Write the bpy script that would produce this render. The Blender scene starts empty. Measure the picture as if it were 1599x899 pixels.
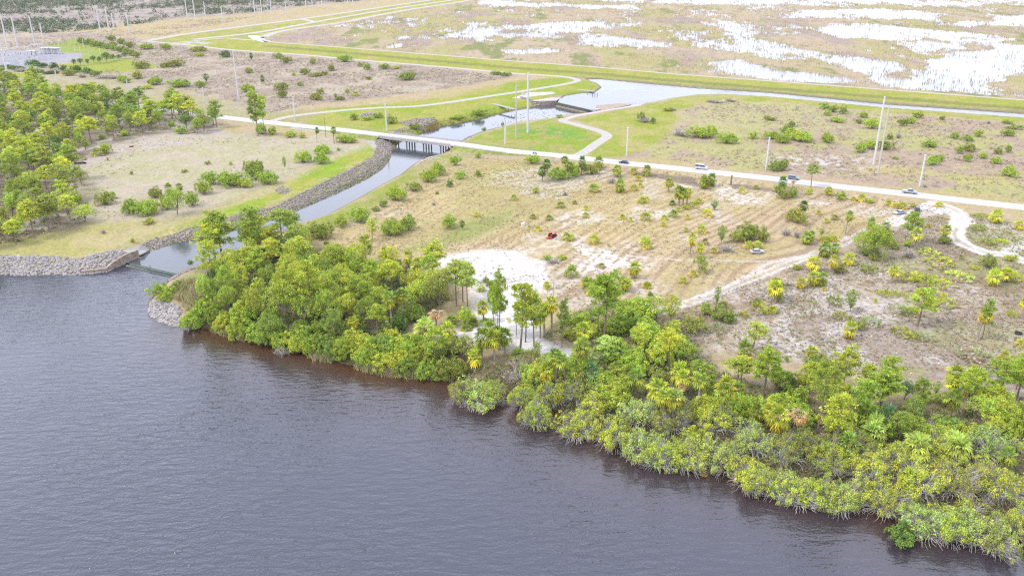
import bpy, math, random
import numpy as np
from mathutils import Vector, Matrix

rng = np.random.default_rng(7)
random.seed(7)
scene = bpy.context.scene
col = scene.collection

# ------------------------------------------------------------------ camera
CAM_H = 100.0
FPX = 1320.0                      # focal length in pixels of the 1599 px wide photograph
PITCH = math.atan(550.0 / FPX)    # downward tilt
CT, ST = math.cos(PITCH), math.sin(PITCH)
cam_data = bpy.data.cameras.new('camera')
cam_data.sensor_fit = 'HORIZONTAL'
cam_data.angle = 2 * math.atan(799.5 / FPX)
cam_data.clip_start = 1.0
cam_data.clip_end = 30000.0
cam = bpy.data.objects.new('camera', cam_data)
cam.location = (0, 0, CAM_H)
cam.rotation_euler = (math.pi / 2 - PITCH, 0, 0)
col.objects.link(cam)
scene.camera = cam


def ground_at(x, y, z=0.0):
    """map-survey helper: photograph pixel (1599x899) -> ground point at height z"""
    x = np.asarray(x, dtype=np.float64); y = np.asarray(y, dtype=np.float64)
    u = (x - 799.5) / FPX
    w = (449.5 - y) / FPX
    dy = CT + w * ST
    dz = -ST + w * CT
    t = (z - CAM_H) / dz
    return u * t, dy * t


def scale_at(X, Y, Z=0.0):
    """photograph pixels per metre, and view depression sine/cosine, at a ground point"""
    d = Y * CT + (CAM_H - Z) * ST
    r = math.sqrt(X * X + Y * Y + (CAM_H - Z) ** 2)
    return FPX / d, (CAM_H - Z) / r, math.sqrt(X * X + Y * Y) / r


def wpoly(pts, z=0.0):
    a = np.array(pts, dtype=np.float64)
    X, Y = ground_at(a[:, 0], a[:, 1], z)
    return np.stack([X, Y], 1)


# ------------------------------------------------------------------ noise and distance fields
def _hash(ix, iy, seed):
    h = (ix.astype(np.int64) * 374761393 + iy.astype(np.int64) * 668265263 + seed * 974634777) & 0xFFFFFFFF
    h = ((h ^ (h >> 13)) * 1274126177) & 0xFFFFFFFF
    h = h ^ (h >> 16)
    return (h & 0xFFFF).astype(np.float32) / 65535.0


def vnoise(x, y, seed=0):
    ix = np.floor(x); iy = np.floor(y)
    fx = (x - ix).astype(np.float32); fy = (y - iy).astype(np.float32)
    fx = fx * fx * (3 - 2 * fx); fy = fy * fy * (3 - 2 * fy)
    ix = ix.astype(np.int64); iy = iy.astype(np.int64)
    a = _hash(ix, iy, seed); b = _hash(ix + 1, iy, seed)
    c = _hash(ix, iy + 1, seed); d = _hash(ix + 1, iy + 1, seed)
    return (a + (b - a) * fx) * (1 - fy) + (c + (d - c) * fx) * fy


def fbm(x, y, octv=4, seed=0, gain=0.5):
    s = np.zeros(np.shape(x), np.float32); amp = 1.0; tot = 0
    for i in range(octv):
        s += amp * vnoise(x * 2 ** i + 17.3 * i, y * 2 ** i - 9.1 * i, seed + i * 13)
        tot += amp; amp *= gain
    return s / tot


def sstep(a, b, x):
    t = np.clip((x - a) / (b - a), 0, 1)
    return t * t * (3 - 2 * t)


def sd_poly(px, py, poly, margin=40.0):
    """signed distance (negative inside); +margin far away"""
    out = np.full(px.shape, margin, np.float32)
    lo = poly.min(0) - margin; hi = poly.max(0) + margin
    m = np.nonzero((px > lo[0]) & (px < hi[0]) & (py > lo[1]) & (py < hi[1]))[0]
    if len(m) == 0:
        return out
    x = px[m]; y = py[m]
    d2 = np.full(x.shape, 1e18); ins = np.zeros(x.shape, bool)
    n = len(poly)
    for i in range(n):
        ax, ay = poly[i]; bx, by = poly[(i + 1) % n]
        ex, ey = bx - ax, by - ay
        L = ex * ex + ey * ey + 1e-12
        t = np.clip(((x - ax) * ex + (y - ay) * ey) / L, 0, 1)
        qx = x - ax - t * ex; qy = y - ay - t * ey
        d2 = np.minimum(d2, qx * qx + qy * qy)
        if ay != by:
            c = ((ay > y) != (by > y)) & (x < ex * (y - ay) / (by - ay) + ax)
            ins ^= c
    d = np.sqrt(d2)
    out[m] = np.where(ins, -d, d)
    return out


def d_line(px, py, line, margin=30.0):
    out = np.full(px.shape, margin, np.float32)
    lo = line.min(0) - margin; hi = line.max(0) + margin
    m = np.nonzero((px > lo[0]) & (px < hi[0]) & (py > lo[1]) & (py < hi[1]))[0]
    if len(m) == 0:
        return out
    x = px[m]; y = py[m]; d2 = np.full(x.shape, 1e18)
    for i in range(len(line) - 1):
        ax, ay = line[i]; bx, by = line[i + 1]
        ex, ey = bx - ax, by - ay
        t = np.clip(((x - ax) * ex + (y - ay) * ey) / (ex * ex + ey * ey + 1e-12), 0, 1)
        d2 = np.minimum(d2, (x - ax - t * ex) ** 2 + (y - ay - t * ey) ** 2)
    out[m] = np.sqrt(d2)
    return out


def smooth_line(pts, n=6):
    """Catmull-Rom through the points"""
    p = np.array(pts, float)
    p = np.vstack([2 * p[0] - p[1], p, 2 * p[-1] - p[-2]])
    out = []
    for i in range(1, len(p) - 2):
        for k in range(n):
            t = k / n
            a, b, c, d = p[i - 1], p[i], p[i + 1], p[i + 2]
            out.append(0.5 * (2 * b + (c - a) * t + (2 * a - 5 * b + 4 * c - d) * t * t + (3 * b - a - 3 * c + d) * t ** 3))
    out.append(p[-2])
    return np.array(out)


# ------------------------------------------------------------------ mesh builder
class MB:
    def __init__(self):
        self.v = []; self.f = []; self.c = []; self.m = []; self.nv = 0

    def polys(self, P, colr=None, mat=0):
        """P (n,k,3) separate k-gons, colr (n,3) or (3,)"""
        P = np.asarray(P, np.float32)
        n, k = P.shape[0], P.shape[1]
        if n == 0: return
        self.v.append(P.reshape(-1, 3))
        self.f.append((self.nv + np.arange(n * k).reshape(n, k)))
        if colr is None: colr = np.ones((n, 3), np.float32)
        colr = np.broadcast_to(np.asarray(colr, np.float32), (n, 3))
        self.c.append(np.repeat(colr, k, 0))
        self.m.append(np.full(n, mat, np.int32))
        self.nv += n * k

    def mesh(self, V, F, colr=(1, 1, 1), mat=0):
        V = np.asarray(V, np.float32)
        cc = np.asarray(colr, np.float32)
        self.v.append(V)
        self.c.append(np.broadcast_to(cc, (len(V), 3)).copy())
        F = np.asarray(F)
        if F.ndim == 2:
            self.f.append(F + self.nv); self.m.append(np.full(len(F), mat, np.int32))
        self.nv += len(V)

    def box(self, c, s, rz=0.0, colr=(1, 1, 1), mat=0, tilt=None):
        hx, hy, hz = s[0] / 2, s[1] / 2, s[2] / 2
        V = np.array([[-hx, -hy, -hz], [hx, -hy, -hz], [hx, hy, -hz], [-hx, hy, -hz],
                      [-hx, -hy, hz], [hx, -hy, hz], [hx, hy, hz], [-hx, hy, hz]])
        R = np.array([[math.cos(rz), -math.sin(rz), 0], [math.sin(rz), math.cos(rz), 0], [0, 0, 1]])
        if tilt is not None: R = R @ np.array(tilt)
        self.mesh(V @ R.T + np.array(c), np.array([[0, 3, 2, 1], [4, 5, 6, 7], [0, 1, 5, 4], [1, 2, 6, 5], [2, 3, 7, 6], [3, 0, 4, 7]]), colr, mat)

    def tube(self, pts, radii, n=6, colr=(1, 1, 1), mat=0, cap=True):
        pts = np.asarray(pts, float); k = len(pts)
        radii = np.broadcast_to(np.asarray(radii, float), (k,))
        V = []
        for i in range(k):
            t = pts[min(i + 1, k - 1)] - pts[max(i - 1, 0)]
            t = t / (np.linalg.norm(t) + 1e-9)
            a = np.cross(t, [0, 0, 1.0]) if abs(t[2]) < 0.95 else np.cross(t, [1.0, 0, 0])
            a /= np.linalg.norm(a); b = np.cross(t, a)
            for j in range(n):
                an = 2 * math.pi * j / n
                V.append(pts[i] + radii[i] * (math.cos(an) * a + math.sin(an) * b))
        F = []
        for i in range(k - 1):
            for j in range(n):
                F.append([i * n + j, i * n + (j + 1) % n, (i + 1) * n + (j + 1) % n, (i + 1) * n + j])
        if cap and n == 4:
            F.append([0, 1, 2, 3]); F.append([(k - 1) * n + q for q in (3, 2, 1, 0)])
        elif cap:
            V.append(pts[-1]); e = len(V) - 1
            for j in range(0, n, 2):
                F.append([(k - 1) * n + j, (k - 1) * n + (j + 1) % n, (k - 1) * n + (j + 2) % n, e])
        self.mesh(np.array(V), np.array(F), colr, mat)

    def data(self, name, mats, smooth=False):
        me = bpy.data.meshes.new(name)
        V = np.concatenate(self.v).astype(np.float32)
        me.vertices.add(len(V)); me.vertices.foreach_set('co', V.ravel())
        tot = np.concatenate([np.full(len(f), f.shape[1], np.int32) for f in self.f])
        idx = np.concatenate([f.ravel() for f in self.f]).astype(np.int32)
        me.loops.add(len(idx)); me.loops.foreach_set('vertex_index', idx)
        me.polygons.add(len(tot))
        st = np.zeros(len(tot), np.int32); st[1:] = np.cumsum(tot)[:-1]
        me.polygons.foreach_set('loop_start', st)
        me.polygons.foreach_set('material_index', np.concatenate(self.m))
        me.polygons.foreach_set('use_smooth', np.full(len(tot), smooth, bool))
        for m in (mats if isinstance(mats, (list, tuple)) else [mats]): me.materials.append(m)
        ca = me.color_attributes.new('Col', 'FLOAT_COLOR', 'POINT')
        C = np.concatenate(self.c).astype(np.float32)
        ca.data.foreach_set('color', np.concatenate([C, np.ones((len(C), 1), np.float32)], 1).ravel())
        me.update(calc_edges=True)
        return me

    def build(self, name, mats, parent=None, smooth=False):
        o = bpy.data.objects.new(name, self.data(name, mats, smooth))
        col.objects.link(o)
        if parent is not None: o.parent = parent
        return o


def tag(o, label=None, cat=None, group=None, kind=None):
    if label: o['label'] = label
    if cat: o['category'] = cat
    if group: o['group'] = group
    if kind: o['kind'] = kind
    return o


def empty(name, loc=(0, 0, 0), rz=0.0):
    o = bpy.data.objects.new(name, None)
    o.empty_display_size = 0.5
    o.location = loc; o.rotation_euler = (0, 0, rz)
    col.objects.link(o)
    return o


# ------------------------------------------------------------------ materials
def new_mat(name):
    m = bpy.data.materials.new(name); m.use_nodes = True
    nt = m.node_tree
    return m, nt, nt.nodes['Principled BSDF']


def N(nt, t, **kw):
    n = nt.nodes.new(t)
    for k, v in kw.items(): setattr(n, k, v)
    return n


def mul_noise(nt, src, scale, lo, hi, coord='Object', detail=3.0):
    """colour socket times a noise value remapped to lo..hi"""
    tc = N(nt, 'ShaderNodeTexCoord'); no = N(nt, 'ShaderNodeTexNoise')
    no.inputs['Scale'].default_value = scale; no.inputs['Detail'].default_value = detail
    nt.links.new(tc.outputs[coord], no.inputs['Vector'])
    mr = N(nt, 'ShaderNodeMapRange')
    mr.inputs['From Min'].default_value = 0.3; mr.inputs['From Max'].default_value = 0.7
    mr.inputs['To Min'].default_value = lo; mr.inputs['To Max'].default_value = hi
    nt.links.new(no.outputs['Fac'], mr.inputs['Value'])
    mx = N(nt, 'ShaderNodeMix', data_type='RGBA', blend_type='MULTIPLY')
    mx.inputs['Factor'].default_value = 1.0
    nt.links.new(src, mx.inputs[6]); nt.links.new(mr.outputs['Result'], mx.inputs[7])
    return mx.outputs[2], no


def solid(name, c, rough=0.7, spec=0.3, noise=(1.5, 0.8, 1.15), metal=0.0, use_attr=False):
    m, nt, b = new_mat(name)
    b.inputs['Roughness'].default_value = rough
    b.inputs['Specular IOR Level'].default_value = spec
    b.inputs['Metallic'].default_value = metal
    rgb = N(nt, 'ShaderNodeRGB'); rgb.outputs[0].default_value = (*c, 1)
    src = rgb.outputs[0]
    if use_attr:
        at = N(nt, 'ShaderNodeAttribute', attribute_name='Col')
        mx = N(nt, 'ShaderNodeMix', data_type='RGBA', blend_type='MULTIPLY'); mx.inputs['Factor'].default_value = 1.0
        nt.links.new(src, mx.inputs[6]); nt.links.new(at.outputs['Color'], mx.inputs[7]); src = mx.outputs[2]
    if noise:
        src, _ = mul_noise(nt, src, *noise)
    nt.links.new(src, b.inputs['Base Color'])
    return m


def leaf_mat(name, transl=0.32, obj_color=True, c=(1, 1, 1)):
    m, nt, b = new_mat(name)
    at = N(nt, 'ShaderNodeAttribute', attribute_name='Col')
    mx = N(nt, 'ShaderNodeMix', data_type='RGBA', blend_type='MULTIPLY'); mx.inputs['Factor'].default_value = 1.0
    nt.links.new(at.outputs['Color'], mx.inputs[6])
    if obj_color:
        oi = N(nt, 'ShaderNodeObjectInfo')
        nt.links.new(oi.outputs['Color'], mx.inputs[7])
    else:
        mx.inputs[7].default_value = (*c, 1)
    b.inputs['Roughness'].default_value = 0.55
    b.inputs['Specular IOR Level'].default_value = 0.12
    nt.links.new(mx.outputs[2], b.inputs['Base Color'])
    tr = N(nt, 'ShaderNodeBsdfTranslucent')
    nt.links.new(mx.outputs[2], tr.inputs['Color'])
    ms = N(nt, 'ShaderNodeMixShader'); ms.inputs[0].default_value = transl
    nt.links.new(b.outputs[0], ms.inputs[1]); nt.links.new(tr.outputs[0], ms.inputs[2])
    nt.links.new(ms.outputs[0], nt.nodes['Material Output'].inputs['Surface'])
    return m


LEAF = leaf_mat('leaf')
NEEDLE = leaf_mat('needle', 0.3)
STUFF_LEAF = leaf_mat('ground_leaf', 0.2, obj_color=False)
DEADFROND = leaf_mat('dead_frond', 0.15, obj_color=False)
BARK = solid('bark', (0.20, 0.15, 0.115), 0.85, 0.1, (6.0, 0.7, 1.2), use_attr=True)
PALMBARK = solid('palm_bark', (0.27, 0.235, 0.19), 0.85, 0.1, (8.0, 0.7, 1.2))
GREYWOOD = solid('grey_wood', (0.40, 0.37, 0.335), 0.85, 0.1, (6.0, 0.75, 1.2), use_attr=True)
CONCRETE = solid('pale_concrete', (0.33, 0.31, 0.295), 0.8, 0.2, (2.0, 0.8, 1.1))
STAINED = solid('stained_concrete', (0.27, 0.215, 0.165), 0.85, 0.2, (0.9, 0.6, 1.25))
POLEC = solid('pole_concrete', (0.46, 0.45, 0.44), 0.7, 0.2, (0.6, 0.9, 1.08))
STEEL = solid('galvanised_steel', (0.42, 0.43, 0.45), 0.45, 0.5, (2.0, 0.85, 1.1), 0.3)
DARKSTEEL = solid('dark_steel', (0.10, 0.105, 0.11), 0.5, 0.4, (2.0, 0.85, 1.1))
RUBBER = solid('rubber', (0.022, 0.022, 0.024), 0.8, 0.2, (6.0, 0.8, 1.2))
ROCK = solid('rock', (1, 1, 1), 0.9, 0.15, (3.0, 0.75, 1.2), use_attr=True)
SKY_STRENGTH, SUN_ENERGY, EXPOSURE, HAZE = 0.14, 1.5, 1.07, 0.00003
# ------------------------------------------------------------------ plan of the place (surveyed in photograph pixels)
Z_LAKE, Z_CANAL, Z_POOL, Z_MARSH = -3.1, -2.8, -0.6, -0.45

shore = [(275,428),(262,437),(240,455),(232,470),(233,482),(241,491),(253,500),(275,508),(300,512),(330,512),(345,518),(365,524),(400,530),(425,540),(450,548),(470,551),(500,556),(530,566),(560,574),(600,582),(640,584),(680,588),(705,588),(722,594),(735,610),(765,614),(795,610),(815,625),(840,640),(872,640),(900,655),(940,672),(975,690),(1010,700),(1060,708),(1110,712),(1150,735),(1190,752),(1240,762),(1290,768),(1340,778),(1380,805),(1420,820),(1480,826),(1540,832),(1599,822),(1750,830),(2100,850),(2700,900)]
lake_px = [(-1200,455),(-300,436),(-100,430),(0,428),(60,428),(130,427),(166,424),(186,416),(197,411)] + shore + [(2700,2000),(-1200,2000)]
LAKE = wpoly(lake_px, Z_LAKE)
canal_px = [(197,411),(217,397),(231,391),(270,379),(305,374),(340,364),(400,350),(457,330),(500,312),(540,294),(570,279),(595,264),(606,250),(611,238),(622,224),(649,212),(685,199),(725,191),(755,185),(775,179),(800,173),(825,168),(860,163),(871,161),(928,175),(905,180),(875,182),(850,188),(800,193),(778,200),(755,206),(732,213),(718,221),(700,232),(688,243),(655,251),(645,257),(625,273),(600,286),(560,309),(512,335),(470,348),(430,366),(400,380),(355,396),(325,408),(298,417),(275,428)]
CANAL = wpoly(canal_px, Z_CANAL)
pool_px = [(871,160),(882,150),(905,146),(930,144),(940,137),(932,130),(915,124),(940,124),(1000,130),(1087,138),(1200,145),(1300,155),(1380,163),(1599,178),(1900,203),(2600,265),(2600,272),(1900,209),(1599,184),(1380,168),(1200,151),(1125,147),(1087,148),(1050,153),(1010,161),(985,167),(960,171),(928,175)]
POOL = wpoly(pool_px, Z_POOL)
bend_px = [(385,56),(400,55),(412,58),(414,62),(425,66),(410,66),(395,62)]
BEND = wpoly(bend_px, Z_POOL)
MARSH = wpoly([(415,64),(500,71),(600,79),(700,87),(800,95),(925,104),(1050,115),(1200,126),(1375,139),(1599,156),(1900,180),(3000,270),(3000,-70),(790,-70),(737,0),(700,6),(575,27),(540,34),(450,47),(410,59)])


def seg_norm(poly):
    return poly


def terrain_z(px, py, fine=True):
    """ground height at world points"""
    z = np.zeros(px.shape, np.float32)
    n = fbm(px * 0.15, py * 0.15, 3, 3)
    for poly, lev, sl in ((LAKE, Z_LAKE, 0.42), (CANAL, Z_CANAL, 0.36), (POOL, Z_POOL, 0.3), (BEND, Z_POOL, 0.3)):
        d = sd_poly(px, py, poly, 30.0)
        if poly is LAKE: d = d + (n - 0.5) * 2.0
        h = lev + sl * d
        if poly is LAKE: h = np.maximum(h, np.where(d < 0, -5.0, -9))
        h = np.maximum(h, lev - 1.6)
        z = np.minimum(z, h)
    return z


def tz(X, Y):
    return float(terrain_z(np.array([X]), np.array([Y]))[0])


# marsh water patches: (polygon, strength)
marsh_patches = [
    ([(1430,102),(1480,88),(1540,78),(1599,73),(1720,70),(1720,120),(1599,122),(1500,122),(1440,114)], 1.0),
    ([(1290,36),(1400,38),(1500,45),(1560,52),(1440,62),(1340,62),(1300,52)], 0.95),
    ([(1200,20),(1330,12),(1500,22),(1450,32),(1290,31),(1200,28)], 0.85),
    ([(1500,36),(1599,25),(1700,25),(1700,42),(1599,42),(1520,41)], 0.95),
    ([(1122,100),(1150,98),(1200,109),(1250,113),(1345,126),(1300,128),(1210,127),(1165,117)], 1.0),
    ([(798,40),(860,37),(950,34),(990,40),(900,58),(1000,62),(1060,70),(1000,78),(900,72),(850,60),(798,58)], 0.78),
    ([(785,73),(850,72),(890,79),(830,82)], 1.0),
    ([(740,0),(900,6),(1020,9),(1000,16),(850,11),(780,14)], 0.8),
    ([(1050,45),(1190,45),(1250,75),(1400,100),(1420,118),(1300,108),(1180,95),(1060,78)], 0.55),
    ([(1380,122),(1440,118),(1599,140),(1700,146),(1700,160),(1599,153),(1480,141),(1400,137)], 0.74),
    ([(700,45),(780,42),(800,50),(760,60),(710,52)], 0.7),
    ([(900,-6),(1599,-6),(1800,0),(1800,12),(1400,8),(1200,8),(1000,5)], 0.72),
    ([(1060,30),(1200,30),(1260,50),(1290,70),(1200,62),(1100,45)], 0.5),
    ([(1420,60),(1560,55),(1600,66),(1440,90),(1380,84)], 0.62),
    ([(560,-10),(800,-20),(900,-8),(700,6)], 0.6),
]


def marsh_wet(px, py):
    """0..1 wetness of the marsh"""
    dm = sd_poly(px, py, MARSH, 60.0)
    inside = sstep(4.0, -22.0, dm)
    w = np.zeros(px.shape, np.float32)
    wx = px + (fbm(px * 0.012, py * 0.006, 3, 61) - 0.5) * 60
    wy = py + (fbm(px * 0.012, py * 0.006, 3, 67) - 0.5) * 110
    for pts, st in marsh_patches:
        P = wpoly(pts)
        soft = 14.0 if st > 0.9 else 40.0
        d = sd_poly(wx, wy, P, 80.0)
        w = np.maximum(w, st * sstep(soft, -soft, d))
    base = 0.20 * sstep(650, 1100, py)
    w = np.maximum(w, base)
    nz = fbm(px * 0.035, py * 0.014, 6, 41, 0.72)
    return inside * np.clip(w * 1.1 + (nz - 0.5) * 2.1 - 0.02, 0, 1.3)


# ------------------------------------------------------------------ ground sheet
xs = np.concatenate([[-6000, -3000, -1600, -900, -560], np.arange(-420, -60, 6.0), np.arange(-60, 1661, 2.0), np.arange(1666, 2030, 6.0), [2100, 2500, 3200, 4600, 7600]])
ys = np.concatenate([[-93, -88, -80, -70, -58, -46, -36, -28, -21, -15, -10, -6, -3], np.arange(0, 560, 1.25), np.arange(560, 905, 2.5), [915, 940, 980, 1040, 1150, 1350, 1700]])
GX, GY = np.meshgrid(xs, ys)
wx_, wy_ = ground_at(GX.ravel(), GY.ravel())
nr, nc = GX.shape
px, py = wx_, wy_
ground_z = terrain_z(px, py)
wet = marsh_wet(px, py)
ground_z = ground_z - 1.0 * sstep(0.40, 0.52, wet)

C = np.zeros((len(px), 3), np.float32)


def paint(mask, c, c2=None, nmask=None):
    m = mask[:, None]
    cc = np.array(c, np.float32)[None, :]
    if c2 is not None:
        cc = cc + (np.array(c2, np.float32)[None, :] - cc) * nmask[:, None]
    C[:] = C * (1 - m) + cc * m


n_big = fbm(px * 0.02, py * 0.02, 4, 11)
n_mid = fbm(px * 0.08, py * 0.08, 4, 12)
n_sm = fbm(px * 0.35, py * 0.35, 3, 15)
n_fine = fbm(px * 1.1, py * 1.1, 2, 16)


def zone(pts, soft=4.0, warp=6.0, freq=0.06, seed=21, z=0.0):
    P = wpoly(pts, z)
    d = sd_poly(px, py, P, 60.0)
    d = d + (fbm(px * freq, py * freq, 3, seed) - 0.5) * 2 * warp
    return sstep(soft, -soft, d)


def con(v, lo, hi):
    return sstep(lo, hi, v)


SAND = (0.70, 0.655, 0.61)
# base: dry tan grass
paint(np.ones(len(px)), (0.49, 0.38, 0.24), (0.46, 0.385, 0.18), con(n_mid, 0.35, 0.65))
# far flat country north-west: brown-mauve scrub
paint(zone([(-900,140),(-100,118),(60,112),(160,108),(420,178),(480,165),(560,155),(690,140),(800,118),(700,106),(550,94),(400,82),(250,62),(150,50),(-900,60)], 8, 18, 0.02), (0.38,0.30,0.235), (0.47,0.40,0.29), con(n_mid + 0.35 * (n_big - 0.5), 0.42, 0.66))
paint(zone([(-900,140),(-100,118),(60,118),(160,115),(330,150),(430,178),(420,196),(300,180),(140,155),(0,140),(-900,180)], 5, 8, 0.03), (0.43,0.37,0.25), (0.40,0.36,0.19), con(n_mid, 0.4, 0.6))
paint(zone([(-2500,90),(0,54),(150,48),(260,30),(400,20),(560,2),(700,-14),(760,-60),(-2500,-60)], 20, 40, 0.01), (0.33,0.27,0.23), (0.42,0.36,0.31), con(n_mid, 0.4, 0.62))
# north-east scrub between road and reservoir
paint(zone([(960,240),(1040,200),(1060,168),(1120,158),(1200,158),(1380,174),(1599,192),(1900,218),(1900,350),(1599,312),(1300,280),(1100,258),(1000,246)], 6, 10, 0.04), (0.43,0.33,0.235), (0.43,0.40,0.17), con(n_mid + 0.8 * (n_big - 0.5), 0.44, 0.62))
paint(zone([(1080,165),(1200,160),(1300,170),(1320,200),(1240,215),(1120,200),(1050,190)], 14, 22, 0.03, 5) * con(n_sm, 0.3, 0.6), (0.44,0.41,0.19))
paint(zone([(1220,250),(1340,235),(1400,260),(1380,275),(1260,268)], 16, 24, 0.03, 6) * con(n_sm, 0.48, 0.62), (0.58,0.53,0.48))
paint(zone([(1360,258),(1440,262),(1430,272),(1360,268)], 8, 10, 0.05, 7) * 0.7, (0.50,0.43,0.15))
paint(zone([(1500,270),(1570,276),(1560,284),(1500,280)], 8, 10, 0.05, 8) * 0.7, (0.50,0.43,0.15))
# marsh
dmarsh = sd_poly(px, py, MARSH, 60.0)
mm = sstep(2.0, -3.0, dmarsh)
paint(mm, (0.47,0.375,0.25), (0.41,0.365,0.16), con(fbm(px * 0.02, py * 0.008, 5, 31, 0.6), 0.42, 0.60))
paint(mm * con(fbm(px * 0.03, py * 0.009, 4, 37, 0.6), 0.55, 0.68), (0.39,0.30,0.25))
paint(mm * con(fbm(px * 0.05, py * 0.02, 4, 39, 0.6), 0.62, 0.72), (0.24,0.26,0.09))
# levee green band
LEVEE_TOP = [(400,57),(415,65),(500,72),(600,80),(700,88),(800,96),(925,105),(1050,116),(1200,127),(1375,140),(1599,157),(1900,181)]
LEVEE_BOT = [(1900,203),(1599,178),(1380,163),(1300,155),(1200,145),(1087,137),(1000,129),(915,123),(895,120),(800,114),(700,105),(550,93),(475,86),(400,81),(330,76),(240,66),(300,62),(350,60)]
paint(zone(LEVEE_TOP + LEVEE_BOT, 1.5, 1.5, 0.05), (0.33,0.36,0.05), (0.40,0.37,0.09), con(n_mid, 0.4, 0.65))
lev_mid = smooth_line([(420,72),(600,88),(800,106),(925,115),(1050,126),(1200,138),(1375,152),(1599,170),(1900,194)], 6)
paint(sstep(9, 3, d_line(px, py, wpoly(lev_mid)) + (n_sm - .5) * 6) * 0.7, (0.19,0.21,0.06))
paint(sstep(5, 2, d_line(px, py, wpoly(smooth_line([(900,120),(1000,128),(1200,143),(1380,160),(1599,175)], 6))) + (n_sm - .5) * 5) * 0.8, (0.30,0.24,0.19))
# green fields of the north-west levees
paint(zone([(232,62),(300,52),(400,38),(470,30),(675,0),(760,-12),(745,0),(705,4),(575,25),(540,32),(450,46),(405,55),(350,62),(300,68)], 5, 6, 0.03), (0.34,0.35,0.07), (0.43,0.38,0.14), con(n_mid, 0.42, 0.62))
paint(zone([(65,72),(115,60),(150,66),(185,90),(150,100),(100,86)], 5, 5, 0.03), (0.30,0.36,0.07))
paint(zone([(88,102),(200,92),(250,104),(200,113),(120,114)], 5, 5, 0.03), (0.33,0.37,0.06))
paint(zone([(-60,110),(60,116),(60,121),(-60,124)], 4, 4, 0.03), (0.33,0.36,0.07))
paint(zone([(-40,82),(60,80),(130,84),(125,92),(100,97),(40,106),(-40,106)], 3, 2, 0.03), (0.40,0.38,0.40))
# green lawns round the canal
L1 = zone([(470,192),(500,170),(600,162),(700,152),(800,128),(860,121),(900,122),(930,128),(938,136),(915,146),(868,150),(820,166),(770,182),(735,192),(690,197),(650,210),(600,207),(540,200)], 4, 4, 0.05)
paint(L1, (0.29,0.36,0.04), (0.38,0.37,0.08), con(n_mid, 0.42, 0.62))
paint(zone([(415,180),(470,172),(500,178),(470,192),(430,192)], 4, 5, 0.05), (0.37,0.34,0.14))
paint(zone([(436,198),(470,190),(560,204),(640,212),(600,222),(520,212)], 3, 3, 0.05), (0.32,0.33,0.09), (0.42,0.36,0.2), con(n_sm, .45, .6))
paint(zone([(700,230),(740,214),(800,195),(862,186),(882,192),(925,204),(942,213),(922,230),(890,241),(800,236)], 3, 3, 0.05), (0.27,0.36,0.04), (0.37,0.35,0.10), con(n_mid, 0.42, 0.62))
paint(zone([(780,205),(850,195),(900,205),(925,218),(860,214)], 6, 8, 0.06) * con(n_sm, .4, .6), (0.17,0.34,0.05))
paint(zone([(885,186),(930,178),(1000,166),(1060,153),(1120,147),(1200,151),(1380,168),(1599,185),(1900,208),(1900,216),(1599,191),(1380,175),(1200,159),(1100,160),(1060,172),(1050,200),(1010,235),(975,246),(920,244),(952,213),(935,202)], 4, 6, 0.05), (0.32,0.36,0.05), (0.41,0.38,0.12), con(n_mid, 0.42, 0.62))
# canal west bank lawn
paint(zone([(-60,392),(100,352),(180,345),(250,330),(420,275),(520,232),(590,218),(592,240),(560,268),(480,308),(400,338),(330,352),(240,374),(190,398),(130,408),(-60,410)], 5, 6, 0.05), (0.43,0.39,0.14), (0.48,0.41,0.20), con(n_mid, 0.42, 0.62))
paint(zone([(240,364),(330,333),(420,300),(500,260),(560,232),(588,222),(590,236),(565,260),(480,300),(400,328),(320,352)], 4, 5, 0.05), (0.28,0.39,0.035), (0.36,0.38,0.06), con(n_mid, 0.42, 0.62))
paint(zone([(300,352),(400,322),(480,286),(560,250),(586,232),(588,238),(570,262),(480,305),(400,334),(320,354)], 2, 3, 0.08) * con(n_sm, .4, .58), (0.42,0.38,0.15))
# west pasture, bleached
paint(zone([(100,262),(150,228),(230,205),(350,205),(480,215),(560,228),(520,245),(400,300),(300,330),(180,352),(120,345),(125,300)], 8, 8, 0.04), (0.50,0.43,0.315), (0.46,0.42,0.25), con(n_mid, 0.4, 0.62))
paint(zone([(100,262),(150,228),(300,195),(360,212),(300,220),(180,240)], 8, 10, 0.04) * con(n_mid, .4, .6), (0.50,0.425,0.375))
# canal east bank
paint(zone([(440,366),(512,332),(560,306),(600,282),(646,254),(690,240),(740,238),(730,246),(690,262),(650,282),(600,312),(550,340),(500,362),(460,380)], 3, 4, 0.06), (0.30,0.33,0.07), (0.40,0.35,0.16), con(n_mid, 0.45, 0.62))

# the mown field: streaky
FIELD = [(520,395),(500,370),(600,330),(700,265),(745,246),(860,252),(1000,262),(1200,288),(1400,312),(1480,325),(1450,335),(1400,348),(1380,362),(1275,398),(1150,447),(1050,480),(960,492),(880,470),(700,440)]
fm = zone(FIELD, 4, 4, 0.06)
u_ = (px * 0.80 - py * 0.60) ; v_ = (px * 0.60 + py * 0.80)
bend = (fbm(px * 0.012, py * 0.008, 2, 51) - 0.5) * 60
u_ = u_ + bend
st1 = vnoise(u_ * 0.42, v_ * 0.02, 52); st2 = vnoise(u_ * 1.0, v_ * 0.05, 53)
line_ = 0.5 + 0.5 * np.sin(u_ * 2 * math.pi / 4.6 + 2.5 * (fbm(px * 0.03, py * 0.03, 2, 54) - 0.5))
streak = 0.36 * st1 + 0.24 * st2 + 0.40 * line_ * (0.55 + 0.45 * vnoise(u_ * 0.1, v_ * 0.02, 55)) + 0.08
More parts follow.
